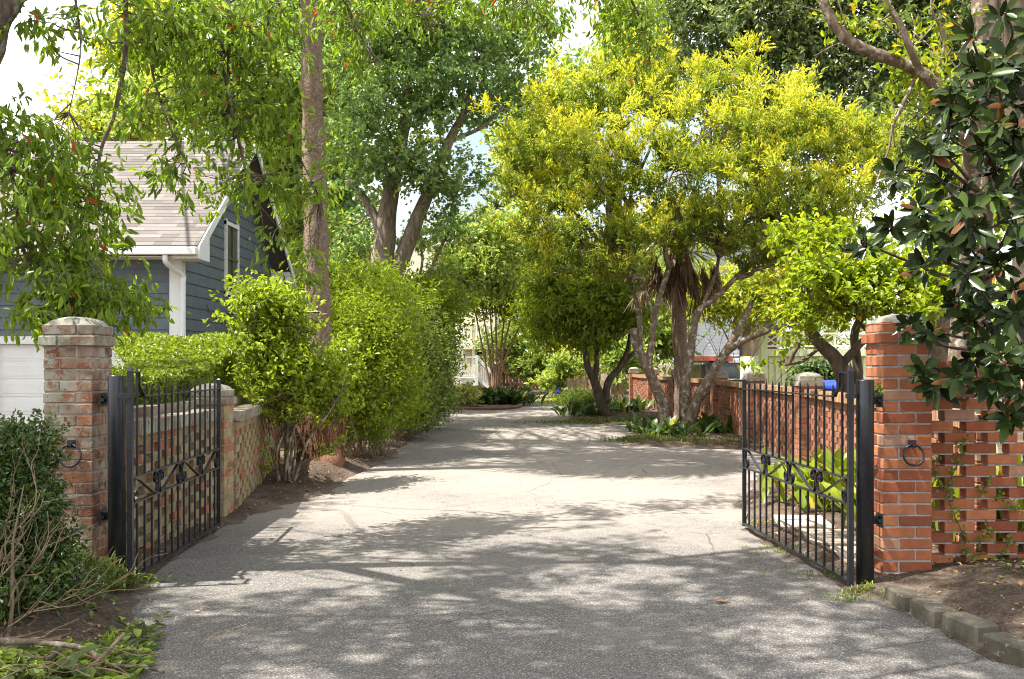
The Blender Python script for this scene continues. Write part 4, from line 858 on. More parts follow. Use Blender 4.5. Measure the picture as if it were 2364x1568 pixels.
simple_tree(300, 38, 860, .3, [pxblob(330, 150, 38, 90, 100, 2), pxblob(250, 300, 38, 110, 60, 2), pxblob(400, 60, 38, 110, 90, 2)], 'yellowing tree far behind the garage roof', G['l_yellow'], G['bark_maple'], 260, 30, .5, .28, .16, 'leafy_tree', kind='quad', tint=lambda C, o: np.clip(rng.normal(.45, .2, len(C)), 0, 1))
# dark oaks filling the upper right
simple_tree(1760, 38, 860, .6, [pxblob(1700, 80, 38, 190, 140, 4), pxblob(1900, 120, 38, 170, 140, 4), pxblob(1780, 260, 38, 180, 110, 3.5), pxblob(1950, 300, 37, 150, 110, 3), pxblob(1620, -30, 38, 140, 90, 3), pxblob(1850, -60, 38, 220, 100, 4)], 'huge dark green oak behind the yellow crowned tree', G['l_dark'], G['bark_dark'], 1000, 44, .45, .24, .12, 'live_oak', kind='quad', tw=90)
simple_tree(2180, 36, 860, .55, [pxblob(2120, 120, 36, 170, 150, 3.5), pxblob(2290, 160, 35, 140, 170, 3.5), pxblob(2100, 350, 35, 150, 120, 3), pxblob(2280, 400, 34, 130, 140, 3), pxblob(2380, 250, 34, 120, 220, 3), pxblob(2160, -40, 36, 220, 90, 4)], 'dark oak filling the sky behind the magnolia', G['l_dark'], G['bark_dark'], 900, 40, .45, .24, .12, 'live_oak', kind='quad', tw=90)
simple_tree(1420, 44, 860, .5, [pxblob(1450, 60, 44, 60, 60, 2.5, .6), pxblob(1480, 170, 44, 90, 70, 2.5), pxblob(1250, 380, 46, 120, 110, 3), pxblob(1290, 200, 46, 60, 50, 2.5, .4)], 'distant bright green tree under the gap of sky', G['l_light'], G['bark_maple'], 340, 34, .55, .3, .2, 'leafy_tree', kind='quad')
# lighter small trees in the middle distance
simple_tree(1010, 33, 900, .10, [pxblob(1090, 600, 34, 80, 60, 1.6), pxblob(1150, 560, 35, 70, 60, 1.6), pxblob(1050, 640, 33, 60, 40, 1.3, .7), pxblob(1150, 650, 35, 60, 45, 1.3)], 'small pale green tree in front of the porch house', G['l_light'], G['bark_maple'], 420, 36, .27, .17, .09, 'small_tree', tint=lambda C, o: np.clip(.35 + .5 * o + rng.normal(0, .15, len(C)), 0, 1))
W_ = []
for dx, tx in ((-14, -42), (-6, -28), (2, 0), (8, 40), (12, 75), (-2, -12), (6, 22)):
    b = 1143 + dx * .6; W_.append((pxpath([(b, 905, 40), (b + dx, 840, 40), (b + dx + (tx - dx) * .4, 780, 40 + rng.normal() * .3), (b + tx, 700, 40)]), .06, .025))
W_.append((pxpath([(960, 830, 30), (985, 660, 30), (1010, 590, 30), (1040, 530, 30), (1070, 500, 30)]), .07, .03)); W_.append((pxpath([(962, 830, 30), (960, 680, 30), (975, 600, 30), (960, 520, 30)]), .06, .03))
tree('crape_myrtle', 'slender many stemmed tree beside the white porch stairs', 'tree', (at(1143, 0, 40)[0], 40, 0), W_[:7], [pxblob(1110, 690, 40, 60, 45, 1.5), pxblob(1180, 680, 40, 70, 55, 1.5), pxblob(1150, 620, 40, 70, 40, 1.4), pxblob(1240, 720, 40, 60, 45, 1.4, .8)], 330, 34, .27, .18, .09, G['l_shrub'], G['bark_myrtle'], 60, 'trees along the drive', lambda C, o: np.clip(rng.normal(.5, .22, len(C)), 0, 1))
tree('young_tree', 'thin bare grey stems between the maple and the pale house', 'tree', (at(961, 0, 30)[0], 30, 0), W_[7:], [pxblob(960, 560, 30, 35, 30, .8), pxblob(1050, 540, 30, 40, 25, .8)], 50, 30, .22, .15, .09, G['l_maple'], G['bark_grey'], 40, 'trees along the drive', None)
# dark twin trunk tree
Y0 = 26
W_ = [(pxpath([(1400, 965, Y0), (1385, 920, Y0), (1372, 880, Y0), (1355, 840, Y0), (1350, 780, Y0)]), .17, .06), (pxpath([(1396, 930, Y0), (1405, 880, Y0), (1430, 850, Y0), (1448, 810, Y0), (1455, 770, Y0)]), .11, .05), (pxpath([(1372, 875, Y0), (1378, 840, Y0), (1375, 770, Y0)]), .09, .05), (pxpath([(1412, 870, Y0), (1440, 840, Y0), (1475, 800, Y0)]), .08, .04)]
B_ = [pxblob(1330, 720, 26, 90, 70, 1.7), pxblob(1420, 730, 26, 80, 60, 1.6), pxblob(1290, 640, 26.5, 80, 60, 1.6), pxblob(1400, 640, 26, 70, 50, 1.4), pxblob(1250, 740, 27, 60, 60, 1.4, .6), pxblob(1360, 790, 26, 60, 30, 1.2, .5), pxblob(1470, 740, 25.5, 45, 40, 1, .6)]
tree('twin_trunk_tree', 'small dark twin trunk tree with drooping green leaves at the drive edge', 'tree', (2.47, 26, 0), W_, B_, 620, 46, .22, .15, .05, G['l_shrub'], G['bark_dark'], 100, 'trees along the drive', lambda C, o: np.clip(rng.normal(.42, .2, len(C)), 0, 1), droop=.6)
# understorey at the end of the drive
def bush(name, label, cat, blobs, ncl, per, spread, L, W, lmat, base, bmat=None, nst=14, group='shrubs', tint=None, stem_r=.012, **kw):
    t = root(name, (base[0], base[1], 0), label, cat, group); m = MB(); C, o = blob_centres(blobs, ncl)
    C = C[C[:, 2] > .06]; o = np.full(len(C), .5) if len(C) != len(o) else o
    pick = rng.choice(len(C), min(nst, len(C)), replace=False)
    for i in pick:
        b = np.array([C[i][0] * .65 + base[0] * .35 + rng.normal() * .08, C[i][1] * .65 + base[1] * .35 + rng.normal() * .08, base[2] if len(base) > 2 else 0.0])
        P = wiggly(b, C[i], .13, 5); m.tube(P, np.linspace(stem_r, stem_r * .35, len(P)), 5, cap=False)
    m.build('stem', bmat or G['twig'], t)
    foliage('foliage', lmat, t, C, per, spread, L, W, tint(C, o) if tint else None, **kw); return t
nt_ = lambda mu, sd=.2: (lambda C, o: np.clip(rng.normal(mu, sd, len(C)), 0, 1))
bush('bush', 'dark green bush in front of the board fence at the end of the drive', 'bush', [pxblob(1180, 810, 47, 60, 50, 1.2), pxblob(1225, 850, 46, 50, 30, 1)], 200, 40, .25, .2, .1, G['l_shrubdark'], (0, 47), tint=nt_(.6))
bush('bush', 'sunlit yellow green bush behind the board fence', 'bush', [pxblob(1290, 790, 52, 70, 45, 1.5), pxblob(1350, 800, 52, 60, 40, 1.5), pxblob(1240, 790, 52, 60, 40, 1.5)], 260, 40, .3, .2, .1, G['l_yellow'], (3, 52), tint=nt_(.75))
bush('bush', 'pale leaved bush above the blue bundle at the end of the drive', 'bush', [pxblob(1305, 855, 44, 38, 28, .8), pxblob(1270, 885, 44, 30, 14, .6)], 130, 40, .18, .16, .08, G['l_light'], (2.4, 44), tint=nt_(.6))
bush('bush', 'tall green bush left of the palm trunk behind the hedge', 'bush', [pxblob(800, 700, 19, 70, 60, 1.3), pxblob(870, 700, 20, 90, 55, 1.3), pxblob(980, 720, 23, 90, 60, 1.5), pxblob(690, 740, 19, 50, 50, .9, .5)], 520, 44, .22, .11, .05, G['l_shrub'], (-3.2, 20), tint=nt_(.35))
bush('bush', 'dark leafy bush at the foot of the porch house', 'bush', [pxblob(1015, 700, 31, 50, 45, 1.2), pxblob(985, 760, 29, 45, 60, 1.2), pxblob(1030, 665, 32, 40, 18, .9)], 300, 44, .25, .15, .07, G['l_shrubdark'], (-2.4, 30), tint=nt_(.45))
# the row of loose shrubs along the left edge
bush('shrub', 'tall sunlit yellow green shrub between the palm foot and the darker shrubs', 'shrub', [pxblob(830, 800, 14.6, 90, 80, .8), pxblob(890, 800, 15.5, 75, 75, .8), pxblob(840, 900, 14.4, 75, 70, .7), pxblob(900, 900, 15, 60, 70, .7), pxblob(870, 720, 15.5, 50, 40, .5, .6), pxblob(780, 870, 14, 50, 80, .5, .7), pxblob(860, 975, 14.7, 65, 45, .6, .9), pxblob(790, 940, 13.9, 45, 50, .4, .6), pxblob(930, 985, 16, 40, 30, .5, .7), pxblob(850, 1020, 14.3, 60, 22, .4, .4)], 800, 40, .12, .066, .034, G['l_shrub'], (-2.5, 14.7), nst=75, stem_r=.010, sh=.55, rise=1.2, tint=nt_(.78, .22), kind='diamond')
bush('shrub', 'darker green shrub following the sunlit one along the drive edge', 'shrub', [pxblob(940, 830, 18.5, 65, 90, .9), pxblob(975, 850, 20, 60, 85, .9), pxblob(945, 920, 18, 60, 50, .8), pxblob(1005, 870, 22.5, 42, 70, 1), pxblob(990, 925, 21, 45, 32, .9), pxblob(1018, 800, 24, 30, 55, .9, .7), pxblob(910, 940, 16.6, 40, 50, .6, .7), pxblob(960, 985, 18, 45, 22, .6, .6), pxblob(1010, 955, 21.5, 35, 18, .6, .5)], 720, 46, .17, .08, .04, G['l_shrubdark'], (-2.2, 19.5), nst=60, stem_r=.011, rise=1.0, sh=.55, tint=nt_(.48, .22))
# small tree-like shrub before the wall
t = root('young_tree', (-2.5, 11.2, 0), 'young multi stemmed shrub with bright leaves in front of the tan wall', 'shrub', 'shrubs'); m = MB(); skel = []
for a, b, c_ in (((642, 1125), (640, 1040), (690, 900)), ((655, 1122), (672, 1010), (730, 860)), ((672, 1128), (682, 1030), (640, 850)), ((676, 1125), (710, 1020), (790, 900)), ((648, 1120), (625, 1020), (600, 800)), ((668, 1120), (664, 980), (690, 760)), ((660, 1120), (655, 900), (580, 720)), ((665, 1120), (690, 900), (740, 720))):
    skel.append(limb(m, pxpath([(a[0], a[1], 11.2), (b[0], b[1], 11.2 + rng.normal() * .1), ((b[0] + c_[0]) / 2 + 5, (b[1] + c_[1]) / 2, 11.2), (c_[0], c_[1], 11.3 + rng.normal() * .3)]), .019, .007, 6, 4))
B_ = [pxblob(620, 720, 11.2, 65, 45, .5), pxblob(675, 755, 11.4, 50, 50, .5, .7), pxblob(600, 820, 11, 60, 50, .5, .8), pxblob(690, 860, 11.2, 65, 55, .5, .75), pxblob(640, 900, 11, 70, 55, .5), pxblob(740, 900, 11.5, 50, 60, .4), pxblob(765, 960, 11.8, 45, 35, .35, .7), pxblob(790, 850, 11.9, 40, 60, .4, .5), pxblob(660, 960, 11.1, 60, 35, .35, .6), pxblob(560, 690, 11.1, 30, 25, .3, .25), pxblob(570, 760, 11, 40, 25, .4, .6), pxblob(650, 1080, 11, 40, 18, .2, .12), pxblob(745, 1050, 11.4, 40, 22, .2, .12)]
C, o_ = blob_centres(B_, 560); twigs(m, skel, C, 230, .008, .002); m.build('stem', G['bark_grey'], t, smooth=True)
foliage('foliage', G['l_shrub'], t, C, 24, .095, .062, .034, np.clip(rng.normal(.6, .22, len(C)), 0, 1), kind='hex', up=.9, droop=.1, sh=.30, rise=1.0, shoots=4)

# clipped hedge on the planter
def hedge(label, box_pts, ztop, n, L, W, tmu=.5, depth=.9, sparse=.25):
    """box_pts: front edge points (x,y) from near to far; the hedge reaches back by depth"""
    t = root('clipped_hedge', (box_pts[0][0], box_pts[0][1], 0), label, 'hedge', 'shrubs'); P = []; Nn = []
    A = np.array(box_pts); seg = rng.integers(0, len(A) - 1, n); u = rng.random(n); base = A[seg] + (A[seg + 1] - A[seg]) * u[:, None]; zt = np.array(ztop); zt = zt[seg] + (zt[seg + 1] - zt[seg]) * u
    depth = np.array(depth); depth = depth[seg] + (depth[seg + 1] - depth[seg]) * u; side = rng.random(n); endf = rng.random(n) < .18; base[endf] = A[0] + rng.normal(0, .03, (int(endf.sum()), 2)); zt = np.where(endf, ztop[0], zt); depth = np.where(endf, depth.min(), depth)
    dp = np.where(side < .45, np.abs(rng.normal(0, .06, n)), rng.random(n) * depth); z = np.where(side < .45, .95 + rng.random(n) * (zt - .95), zt - np.abs(rng.normal(0, .05, n)) + .05 * np.sin(base[:, 1] * 3.1) * np.cos(dp * 5))
    inner = rng.random(n) < .15; z = np.where(inner | endf, .95 + rng.random(n) * (zt - .95), z); dp = np.where(endf, rng.random(n) * depth, dp); z += .02 * np.sin(base[:, 1] * 7)
    rnd = np.clip((dp - .0) / .12, 0, 1); z = np.where(side >= .45, z - .05 * (1 - rnd), z)
    P = np.column_stack([base[:, 0] - dp + .05 * np.sin(base[:, 1] * 4 + z * 5) * (side < .45), base[:, 1] + rng.normal(0, .02, n), z])
    Nn = unit(n) * .8 + np.where(side[:, None] < .45, np.array([[.9, -.2, .4]]), np.array([[.1, 0, 1.]])); D = unit(n) + np.where(side[:, None] < .45, np.array([[.3, 0, .7]]), np.array([[0, 0, .5]]))
    leaves('foliage', G['l_hedge'], t, P, D, Nn, L * rng.uniform(.7, 1.3, n), W, np.clip(rng.normal(tmu, .22, n), 0, 1), 'hex', .15)
    m = MB()
    for i in range(70):
        j = rng.integers(n); p = P[j]; b = np.array([p[0] - .15, p[1] + rng.normal() * .1, .8]); m.tube(wiggly(b, p, .08, 4), .006, 4, cap=False)
    m.build('stem', G['twig'], t); return t
hedge('clipped hedge behind the gate, flat topped, growing over the tan wall', [(-2.93, 8.05), (-2.94, 8.6), (-2.98, 9.3)], [1.30, 1.31, 1.34], 17000, .05, .022, .5, (.75, .85, .9))
hedge('broad clipped hedge rising in a sunny mound before the garage', [(-3.0, 9.3), (-3.1, 10.6), (-3.35, 12.2), (-3.5, 14.2)], [1.36, 1.46, 1.72, 1.78], 32000, .055, .025, .6, (.6, .95, 1.6, 2.0))

# planting under the right-hand trees and far bed
def strap_clump(label, pts, n, L, W, lmat, name='strap_leaf_plant', cat='plant', elev=(.55, 1.3), bend=.35, spread=.25, tmu=.4, z=0.0):
    c = np.mean([p for p in pts], axis=0); t = root(name, (c[0], c[1], z), label, cat, 'strap leaved plants'); k = rng.integers(0, len(pts), n); B = np.array(pts)[k] + rng.normal(size=(n, 2)) * spread
    a = rng.random(n) * 2 * math.pi; e = rng.uniform(*elev, n); D = np.stack([np.cos(a) * np.cos(e), np.sin(a) * np.cos(e), np.sin(e)], 1)
    Nn = np.stack([-np.cos(a) * np.sin(e), -np.sin(a) * np.sin(e), np.cos(e)], 1) + rng.normal(size=(n, 3)) * .25
    zz = np.full(n, z + .02); leaves('foliage', lmat, t, np.column_stack([B, zz]), D, Nn, L * rng.uniform(.6, 1.15, n), W * rng.uniform(.7, 1.2, n), np.clip(rng.normal(tmu, .25, n), 0, 1), 'blade', bend); return t
strap_clump('large dark strap leaved clump in the kerbed bed by the porch stairs', [tuple(gp(1110, 935)), tuple(gp(1135, 936)), tuple(gp(1160, 936)), tuple(gp(1185, 936)), tuple(gp(1150, 930)), tuple(gp(1195, 930))], 620, .95, .13, G['l_iron'], tmu=.35)
strap_clump('dark strap leaved clump at the front of the mottled tree', [tuple(gp(1525, 1010)), tuple(gp(1560, 1012)), tuple(gp(1500, 1000))], 110, .62, .11, G['l_iron'], spread=.22)
strap_clump('dark strap leaved clump between the mottled tree and the lichened pillar', [tuple(gp(1620, 1002)), tuple(gp(1655, 1003)), tuple(gp(1640, 990))], 110, .6, .10, G['l_iron'], spread=.25)
strap_clump('glossy strap leaved clump behind the dark twin trunk tree', [tuple(gp(1425, 955)), tuple(gp(1445, 950)), tuple(gp(1350, 962))], 170, .75, .12, G['l_iron'], spread=.35)
bush('bush', 'variegated pale bush at the left of the kerbed bed', 'bush', [pxblob(1075, 918, 31.5, 32, 16, .5)], 70, 40, .13, .12, .06, G['l_var'], (-1.5, 31.5), tint=nt_(.5, .3))
bush('bush', 'grey green low bush at the foot of the dark twin trunk tree', 'bush', [pxblob(1345, 935, 28.5, 35, 22, .7), pxblob(1320, 930, 30, 22, 12, .5)], 110, 44, .15, .12, .02, G['l_shrubdark'], (2.1, 28.5), tint=nt_(.6))
# ginger behind the gate
strap_clump('bright yellow green ginger plants behind the open gate', [(3.0, 9.2), (3.15, 9.6), (3.3, 9.3), (2.9, 9.7), (3.35, 8.9)], 130, .85, .10, G['l_ginger'], 'ginger_plant', elev=(.75, 1.45), bend=.35, spread=.2, tmu=.5, z=.04)
strap_clump('bright ginger leaves seen through the holes of the street wall', [(3.0, 7.6), (3.6, 7.5), (4.1, 7.6), (4.6, 7.5)], 130, .9, .1, G['l_ginger'], 'ginger_plant', elev=(.8, 1.45), bend=.2, spread=.2, tmu=.5, z=.04)
# dogwood
Y0 = 13.4
W_ = [(pxpath([(1962, 960, Y0), (1950, 880, Y0), (1930, 830, Y0), (1890, 790, Y0), (1860, 740, Y0), (1870, 680, Y0)]), .13, .05), (pxpath([(1985, 960, Y0 + .3), (1980, 850, Y0 + .3), (1975, 760, Y0 + .2), (2030, 680, Y0)]), .08, .04), (pxpath([(1940, 845, Y0), (2000, 780, Y0 - .2), (2080, 720, Y0 - .3), (2150, 700, Y0 - .3)]), .06, .025), (pxpath([(1895, 800, Y0), (1850, 835, Y0 - .3), (1800, 845, Y0 - .5)]), .03, .01)]
B_ = [pxblob(1900, 640, 12.9, 80, 28, .8), pxblob(2010, 640, 12.8, 90, 28, .8), pxblob(2110, 660, 12.8, 90, 35, .8), pxblob(1870, 735, 12.8, 60, 22, .6), pxblob(1960, 710, 12.8, 90, 26, .8), pxblob(2080, 730, 12.6, 80, 30, .7), pxblob(1835, 560, 13.2, 100, 16, .8, .5), pxblob(1950, 570, 13.2, 70, 16, .7, .5), pxblob(1845, 790, 12.8, 45, 18, .4, .4), pxblob(1810, 830, 12.8, 35, 10, .3, .2), pxblob(2180, 560, 13, 90, 60, .8, .6), pxblob(2240, 680, 12.8, 80, 60, .8, .5), pxblob(2300, 480, 13, 90, 120, .9, .8), pxblob(2190, 430, 13.5, 90, 90, .8, .5)]
tree('dogwood_tree', 'layered yellow green dogwood leaning over the wall beside the magnolia', 'tree', (4.5, 13.4, 0), W_, B_, 250, 30, .14, .10, .055, G['l_dogwood'], G['bark_dark'], 160, 'trees along the drive', nt_(.55, .2), kind='hex', up=1.4, droop=.35, tr=.012)
# lichened trees at the upper right
Y0 = 10.5
W_ = [(pxpath([(2210, 900, 11), (2225, 600, 11), (2250, 300, 11), (2262, 100, 11), (2272, -200, 11), (2280, -700, 11)]), .11, .10),
      (pxpath([(2243, 480, 11), (2243, 400, 10.9), (2225, 290, Y0), (2160, 195, Y0), (2090, 150, Y0), (1990, 112, Y0), (1940, 75, Y0), (1900, 0, Y0), (1880, -120, Y0)]), .08, .05),
      (pxpath([(2200, 245, Y0), (2135, 180, Y0 - .2), (2100, 110, Y0 - .3), (2080, 60, Y0 - .3), (2035, -10, Y0 - .3)]), .05, .03),
      (pxpath([(2120, 165, Y0), (2085, 240, Y0 - .1), (2062, 290, Y0 - .1), (2050, 350, Y0 - .1), (2020, 430, Y0 - .1)]), .022, .008),
      (pxpath([(2100, 110, Y0), (2040, 50, Y0), (1990, 20, Y0)]), .014, .006), (pxpath([(2060, 285, Y0), (2065, 340, Y0)]), .012, .006), (pxpath([(2160, 190, Y0), (2180, 90, Y0), (2150, 20, Y0), (2160, -30, Y0)]), .02, .01), (pxpath([(1990, 112, Y0), (1940, 100, Y0), (1880, 130, Y0)]), .012, .005)]
B_ = [pxblob(1960, 60, 10.5, 70, 45, .5, .5), pxblob(2080, 170, 10.6, 90, 40, .5), pxblob(2160, 230, 10.6, 70, 60, .5), pxblob(2180, 60, 10.6, 80, 60, .5, .4), pxblob(2080, 280, 10.5, 60, 40, .4, .3), pxblob(1910, 20, 10.5, 30, 40, .3, .5), pxblob(2260, -300, 11, 300, 150, 2, 1.0)]
for i in range(16):
    sx, sy = [(2170, 205), (2100, 120), (1960, 95), (2245, 200), (2255, 90)][i % 5]; a_ = rng.uniform(-2.9, -.3); l_ = rng.uniform(70, 190)
    W_.append((pxpath([(sx, sy, 10.6), (sx + math.cos(a_) * l_ * .5 + rng.normal() * 12, sy + math.sin(a_) * l_ * .5, 10.6 + rng.normal() * .2), (sx + math.cos(a_) * l_, sy + math.sin(a_) * l_ + rng.normal() * 15, 10.6 + rng.normal() * .4)]), .012, .004))
tree('lichened_tree', 'lichened grey limbed tree with sparse yellow leaves behind the magnolia', 'tree', (at(2210, 0, 11)[0], 11, 0), W_, B_, 230, 18, .13, .09, .04, G['l_dogwood'], G['bark_grey'], 70, 'trees along the drive', nt_(.7, .25), limbs=False, kind='hex', droop=.7)
W_ = [(pxpath([(2380, 900, 9.5), (2372, 500, 9.5), (2350, 150, 9.5), (2345, -50, 9.5), (2350, -400, 9.5)]), .15, .12)]
tree('rough_trunk_tree', 'rough dark trunk in the upper corner behind the magnolia', 'tree', (at(2380, 0, 9.5)[0], 9.5, 0), W_, [pxblob(2380, -450, 9.5, 250, 150, 1.5)], 60, 30, .25, .1, .05, G['l_dark'], G['bark_dark'], 20, 'trees along the drive', None)
# magnolia
t = root('magnolia_tree', (3.35, 7.1, 0), 'magnolia with large glossy dark leaves hanging over the orange brick pillar', 'tree', 'trees along the drive'); m = MB(); skel = []
skel.append(limb(m, pxpath([(2285, 1240, 7.1), (2270, 940, 7.0), (2272, 700, 6.9), (2282, 400, 6.8), (2295, 100, 6.8), (2300, -300, 6.8)]), .055, .03, 8))
wh = [(2280, 114), (2282, 169), (2340, 160), (2186, 237), (2240, 151), (2282, 219), (2350, 225), (2145, 351), (2065, 397), (2172, 415), (2273, 340), (2240, 256), (2040, 516), (1992, 559), (2131, 529), (2124, 607), (2345, 507), (2259, 589), (2341, 666), (2332, 329), (2186, 292), (2355, 411), (2105, 745), (2146, 762), (2233, 740), (2128, 853), (2154, 887), (2252, 830), (2210, 868), (2312, 814), (2338, 866), (2331, 955), (2359, 790), (2300, 440), (2215, 480), (2200, 560), (2300, 730), (2270, 660), (2360, 560), (2320, 30), (2370, 70), (2300, 280), (2345, 720), (2235, 700), (2200, 690), (2225, 430), (2230, 630), (2250, 520), (2190, 510), (2290, 380), (2320, 130), (2240, 80), (2275, 790), (2370, 850), (2120, 470), (2160, 340), (2215, 200), (2340, 290), (2290, 880), (2360, 900), (2380, 480), (2390, 700), (2395, 250), (2310, 600), (2370, 350)]
P = []; D = []; Nn = []; LL = []; TT = []
for px, py in wh:
    Yw = 5.35 + rng.random() * .9; 
    if 2080 < px < 2200 and py > 700: Yw = 5.6 + rng.random() * .35
    c = at(px, py, Yw); Sk = skel[0]; j = int(np.argmin(np.linalg.norm(Sk - c, axis=1) + np.abs(Sk[:, 2] - c[2] + .1) * .5)); k = wiggly(Sk[j], c, .06, 4); m.tube(k, np.linspace(.016, .006, len(k)), 5); skel.append(k)
    ax = np.array([c[0] - 3.35, c[1] - 7.2, .5]) * .7 + rng.normal(size=3) * .35 + np.array([-.2, -.3, .25]); ax /= np.linalg.norm(ax); u = np.cross(ax, [0, 0, 1.]); u /= np.linalg.norm(u); v = np.cross(u, ax)
    fresh = (px, py) == (2280, 114); n = int(rng.integers(13, 21))
    for q in range(n):
        th = q * 2.4 + rng.random() * .3; tilt = rng.uniform(.15, 1.5) if q > 4 else rng.uniform(.8, 1.3); dd_ = ax * math.cos(tilt + .2) + (u * math.cos(th) + v * math.sin(th)) * math.sin(tilt + .2) - np.array([0, 0, .22 * tilt])
        dd_ /= np.linalg.norm(dd_); nn_ = ax * math.sin(tilt + .2) - (u * math.cos(th) + v * math.sin(th)) * math.cos(tilt + .2) + rng.normal(size=3) * .2
        P.append(c - ax * rng.random() * .10 + dd_ * .015); D.append(dd_); Nn.append(nn_); LL.append(rng.uniform(.07, .15)); TT.append(.97 if fresh and q < 6 else rng.random() * .9)
m.build('trunk', G['bark_dark'], t, smooth=True)
Nn = np.array(Nn); Nn[rng.random(len(Nn)) < .03] *= -1; LL = np.array(LL); leaves('foliage', G['l_mag'], t, np.array(P), np.array(D), np.array(Nn), LL, LL * .36 * rng.uniform(.8, 1.2, len(LL)), np.array(TT), 'blade', .14)

# oak at the left whose boughs hang over the gateway
t = root('oak_tree', (-5.3, 7.2, 0), 'oak with leafy boughs hanging over the gateway and garage', 'tree', 'trees along the drive'); m = MB(); skel = []
skel.append(limb(m, [(-5.4, 7.3, -.1), (-5.2, 7.3, 1.6), (-4.6, 7.1, 2.6), at(-75, 150, 6.6), at(-25, 40, 6.5), at(45, -60, 6.5), at(150, -240, 6.5), (-2.2, 6.4, 6.2), (-1.6, 6.0, 6.9)], .24, .03, 14, 6, .08))
skel.append(limb(m, [at(45, -60, 6.5), (-2.6, 5.0, 5.6), (-2.2, 3.4, 6.6), (-1.6, 2.0, 7.0)], .08, .03, 8))
skel.append(limb(m, [(-2.2, 6.4, 6.2), (-.8, 7.2, 6.9), (.2, 7.2, 7.2)], .05, .015, 8))
def hang(pts, r0, r1): skel.append(limb(m, pxpath(pts), r0, r1, 6, 6))
hang([(540, -260, 8), (525, -60, 8), (527, 60, 8), (523, 170, 8), (535, 260, 8), (560, 360, 8), (570, 410, 8)], .032, .010)
hang([(300, -200, 7.2), (290, -20, 7.2), (290, 120, 7.2), (265, 260, 7.2), (235, 340, 7.2), (215, 440, 7.2), (160, 580, 7.2), (120, 690, 7.2)], .024, .006)
hang([(420, -120, 7.6), (400, 20, 7.6), (350, 130, 7.6), (380, 260, 7.6), (440, 400, 7.6)], .018, .006)
hang([(640, -150, 8.4), (780, -20, 8.6), (830, 80, 8.8), (880, 150, 9)], .018, .006); hang([(640, -150, 8.4), (620, 40, 8.4), (600, 200, 8.4), (680, 340, 8.6), (740, 460, 8.6)], .016, .005)
hang([(150, -150, 6.8), (180, 40, 6.8), (185, 130, 6.8), (160, 260, 6.8)], .012, .003); hang([(-80, 60, 6.6), (-10, 260, 6.6), (30, 420, 6.8), (60, 600, 6.8), (150, 760, 6.8)], .02, .006)
hang([(1000, -160, 9.5), (1180, -40, 9.8), (1250, 60, 10)], .016, .005); hang([(1100, -200, 9.5), (1380, -80, 10), (1490, 60, 10), (1500, 140, 10)], .018, .005); hang([(900, -160, 9), (960, -20, 9), (1000, 80, 9.2)], .014, .004)
B_ = [pxblob(110, 400, 6.9, 150, 100, .7, 1.1), pxblob(60, 560, 6.9, 110, 90, .6, 1.0), pxblob(200, 530, 7.1, 90, 80, .5, .9), pxblob(200, 680, 7.1, 120, 80, .6, 1.2), pxblob(320, 690, 7.3, 60, 60, .4, .7), pxblob(110, 720, 6.9, 80, 50, .5, .8), pxblob(60, 300, 6.8, 90, 50, .5, .8),
      pxblob(60, 60, 6.6, 80, 50, .5, .35), pxblob(330, 60, 7.4, 100, 90, .6, .9), pxblob(300, 230, 7.4, 60, 90, .5, .6), pxblob(430, 80, 7.8, 90, 100, .6, 1.1), pxblob(560, 100, 8.2, 110, 110, .6, 1.2), pxblob(600, 260, 8.3, 110, 80, .6, 1.1), pxblob(470, 260, 8, 90, 80, .6, .9), pxblob(660, 60, 8.5, 60, 90, .5, .7),
      pxblob(390, 370, 7.8, 60, 60, .5, .6), pxblob(560, 420, 8.2, 90, 45, .6, .45), pxblob(690, 430, 8.5, 80, 60, .6, .6), pxblob(660, 560, 8.5, 60, 45, .5, .3), pxblob(460, 450, 8, 70, 40, .4, .25), pxblob(270, 440, 7.4, 70, 50, .4, .35), pxblob(720, 610, 8.6, 50, 60, .4, .4),
      pxblob(800, 30, 9, 90, 60, .6, .8), pxblob(820, 140, 9, 60, 50, .5, .35), pxblob(960, 10, 9.3, 110, 45, .6, .7), pxblob(1120, 0, 9.6, 110, 50, .6, .7), pxblob(1250, 40, 10, 70, 55, .5, .7), pxblob(1440, 40, 10, 90, 60, .6, .8), pxblob(1490, 120, 10, 45, 40, .4, .5), pxblob(200, 40, 7, 60, 40, .4, .25), pxblob(780, 330, 8.8, 30, 90, .3, .2), pxblob(1400, -40, 10, 140, 40, .6, .5)]
C, o_ = blob_centres(B_, 1150); twigs(m, skel[3:], C, 900, .006, .0016, .1)
foliage('leaves', G['l_oak'], t, C, 12, .10, .078, .025, np.clip(rng.normal(.5, .25, len(C)), 0, 1), kind='hex', up=.5, droop=.7, out=.8, red=.015, tint_var=.4, sh=.20, shoots=3, rise=-.5, vjit=.45)
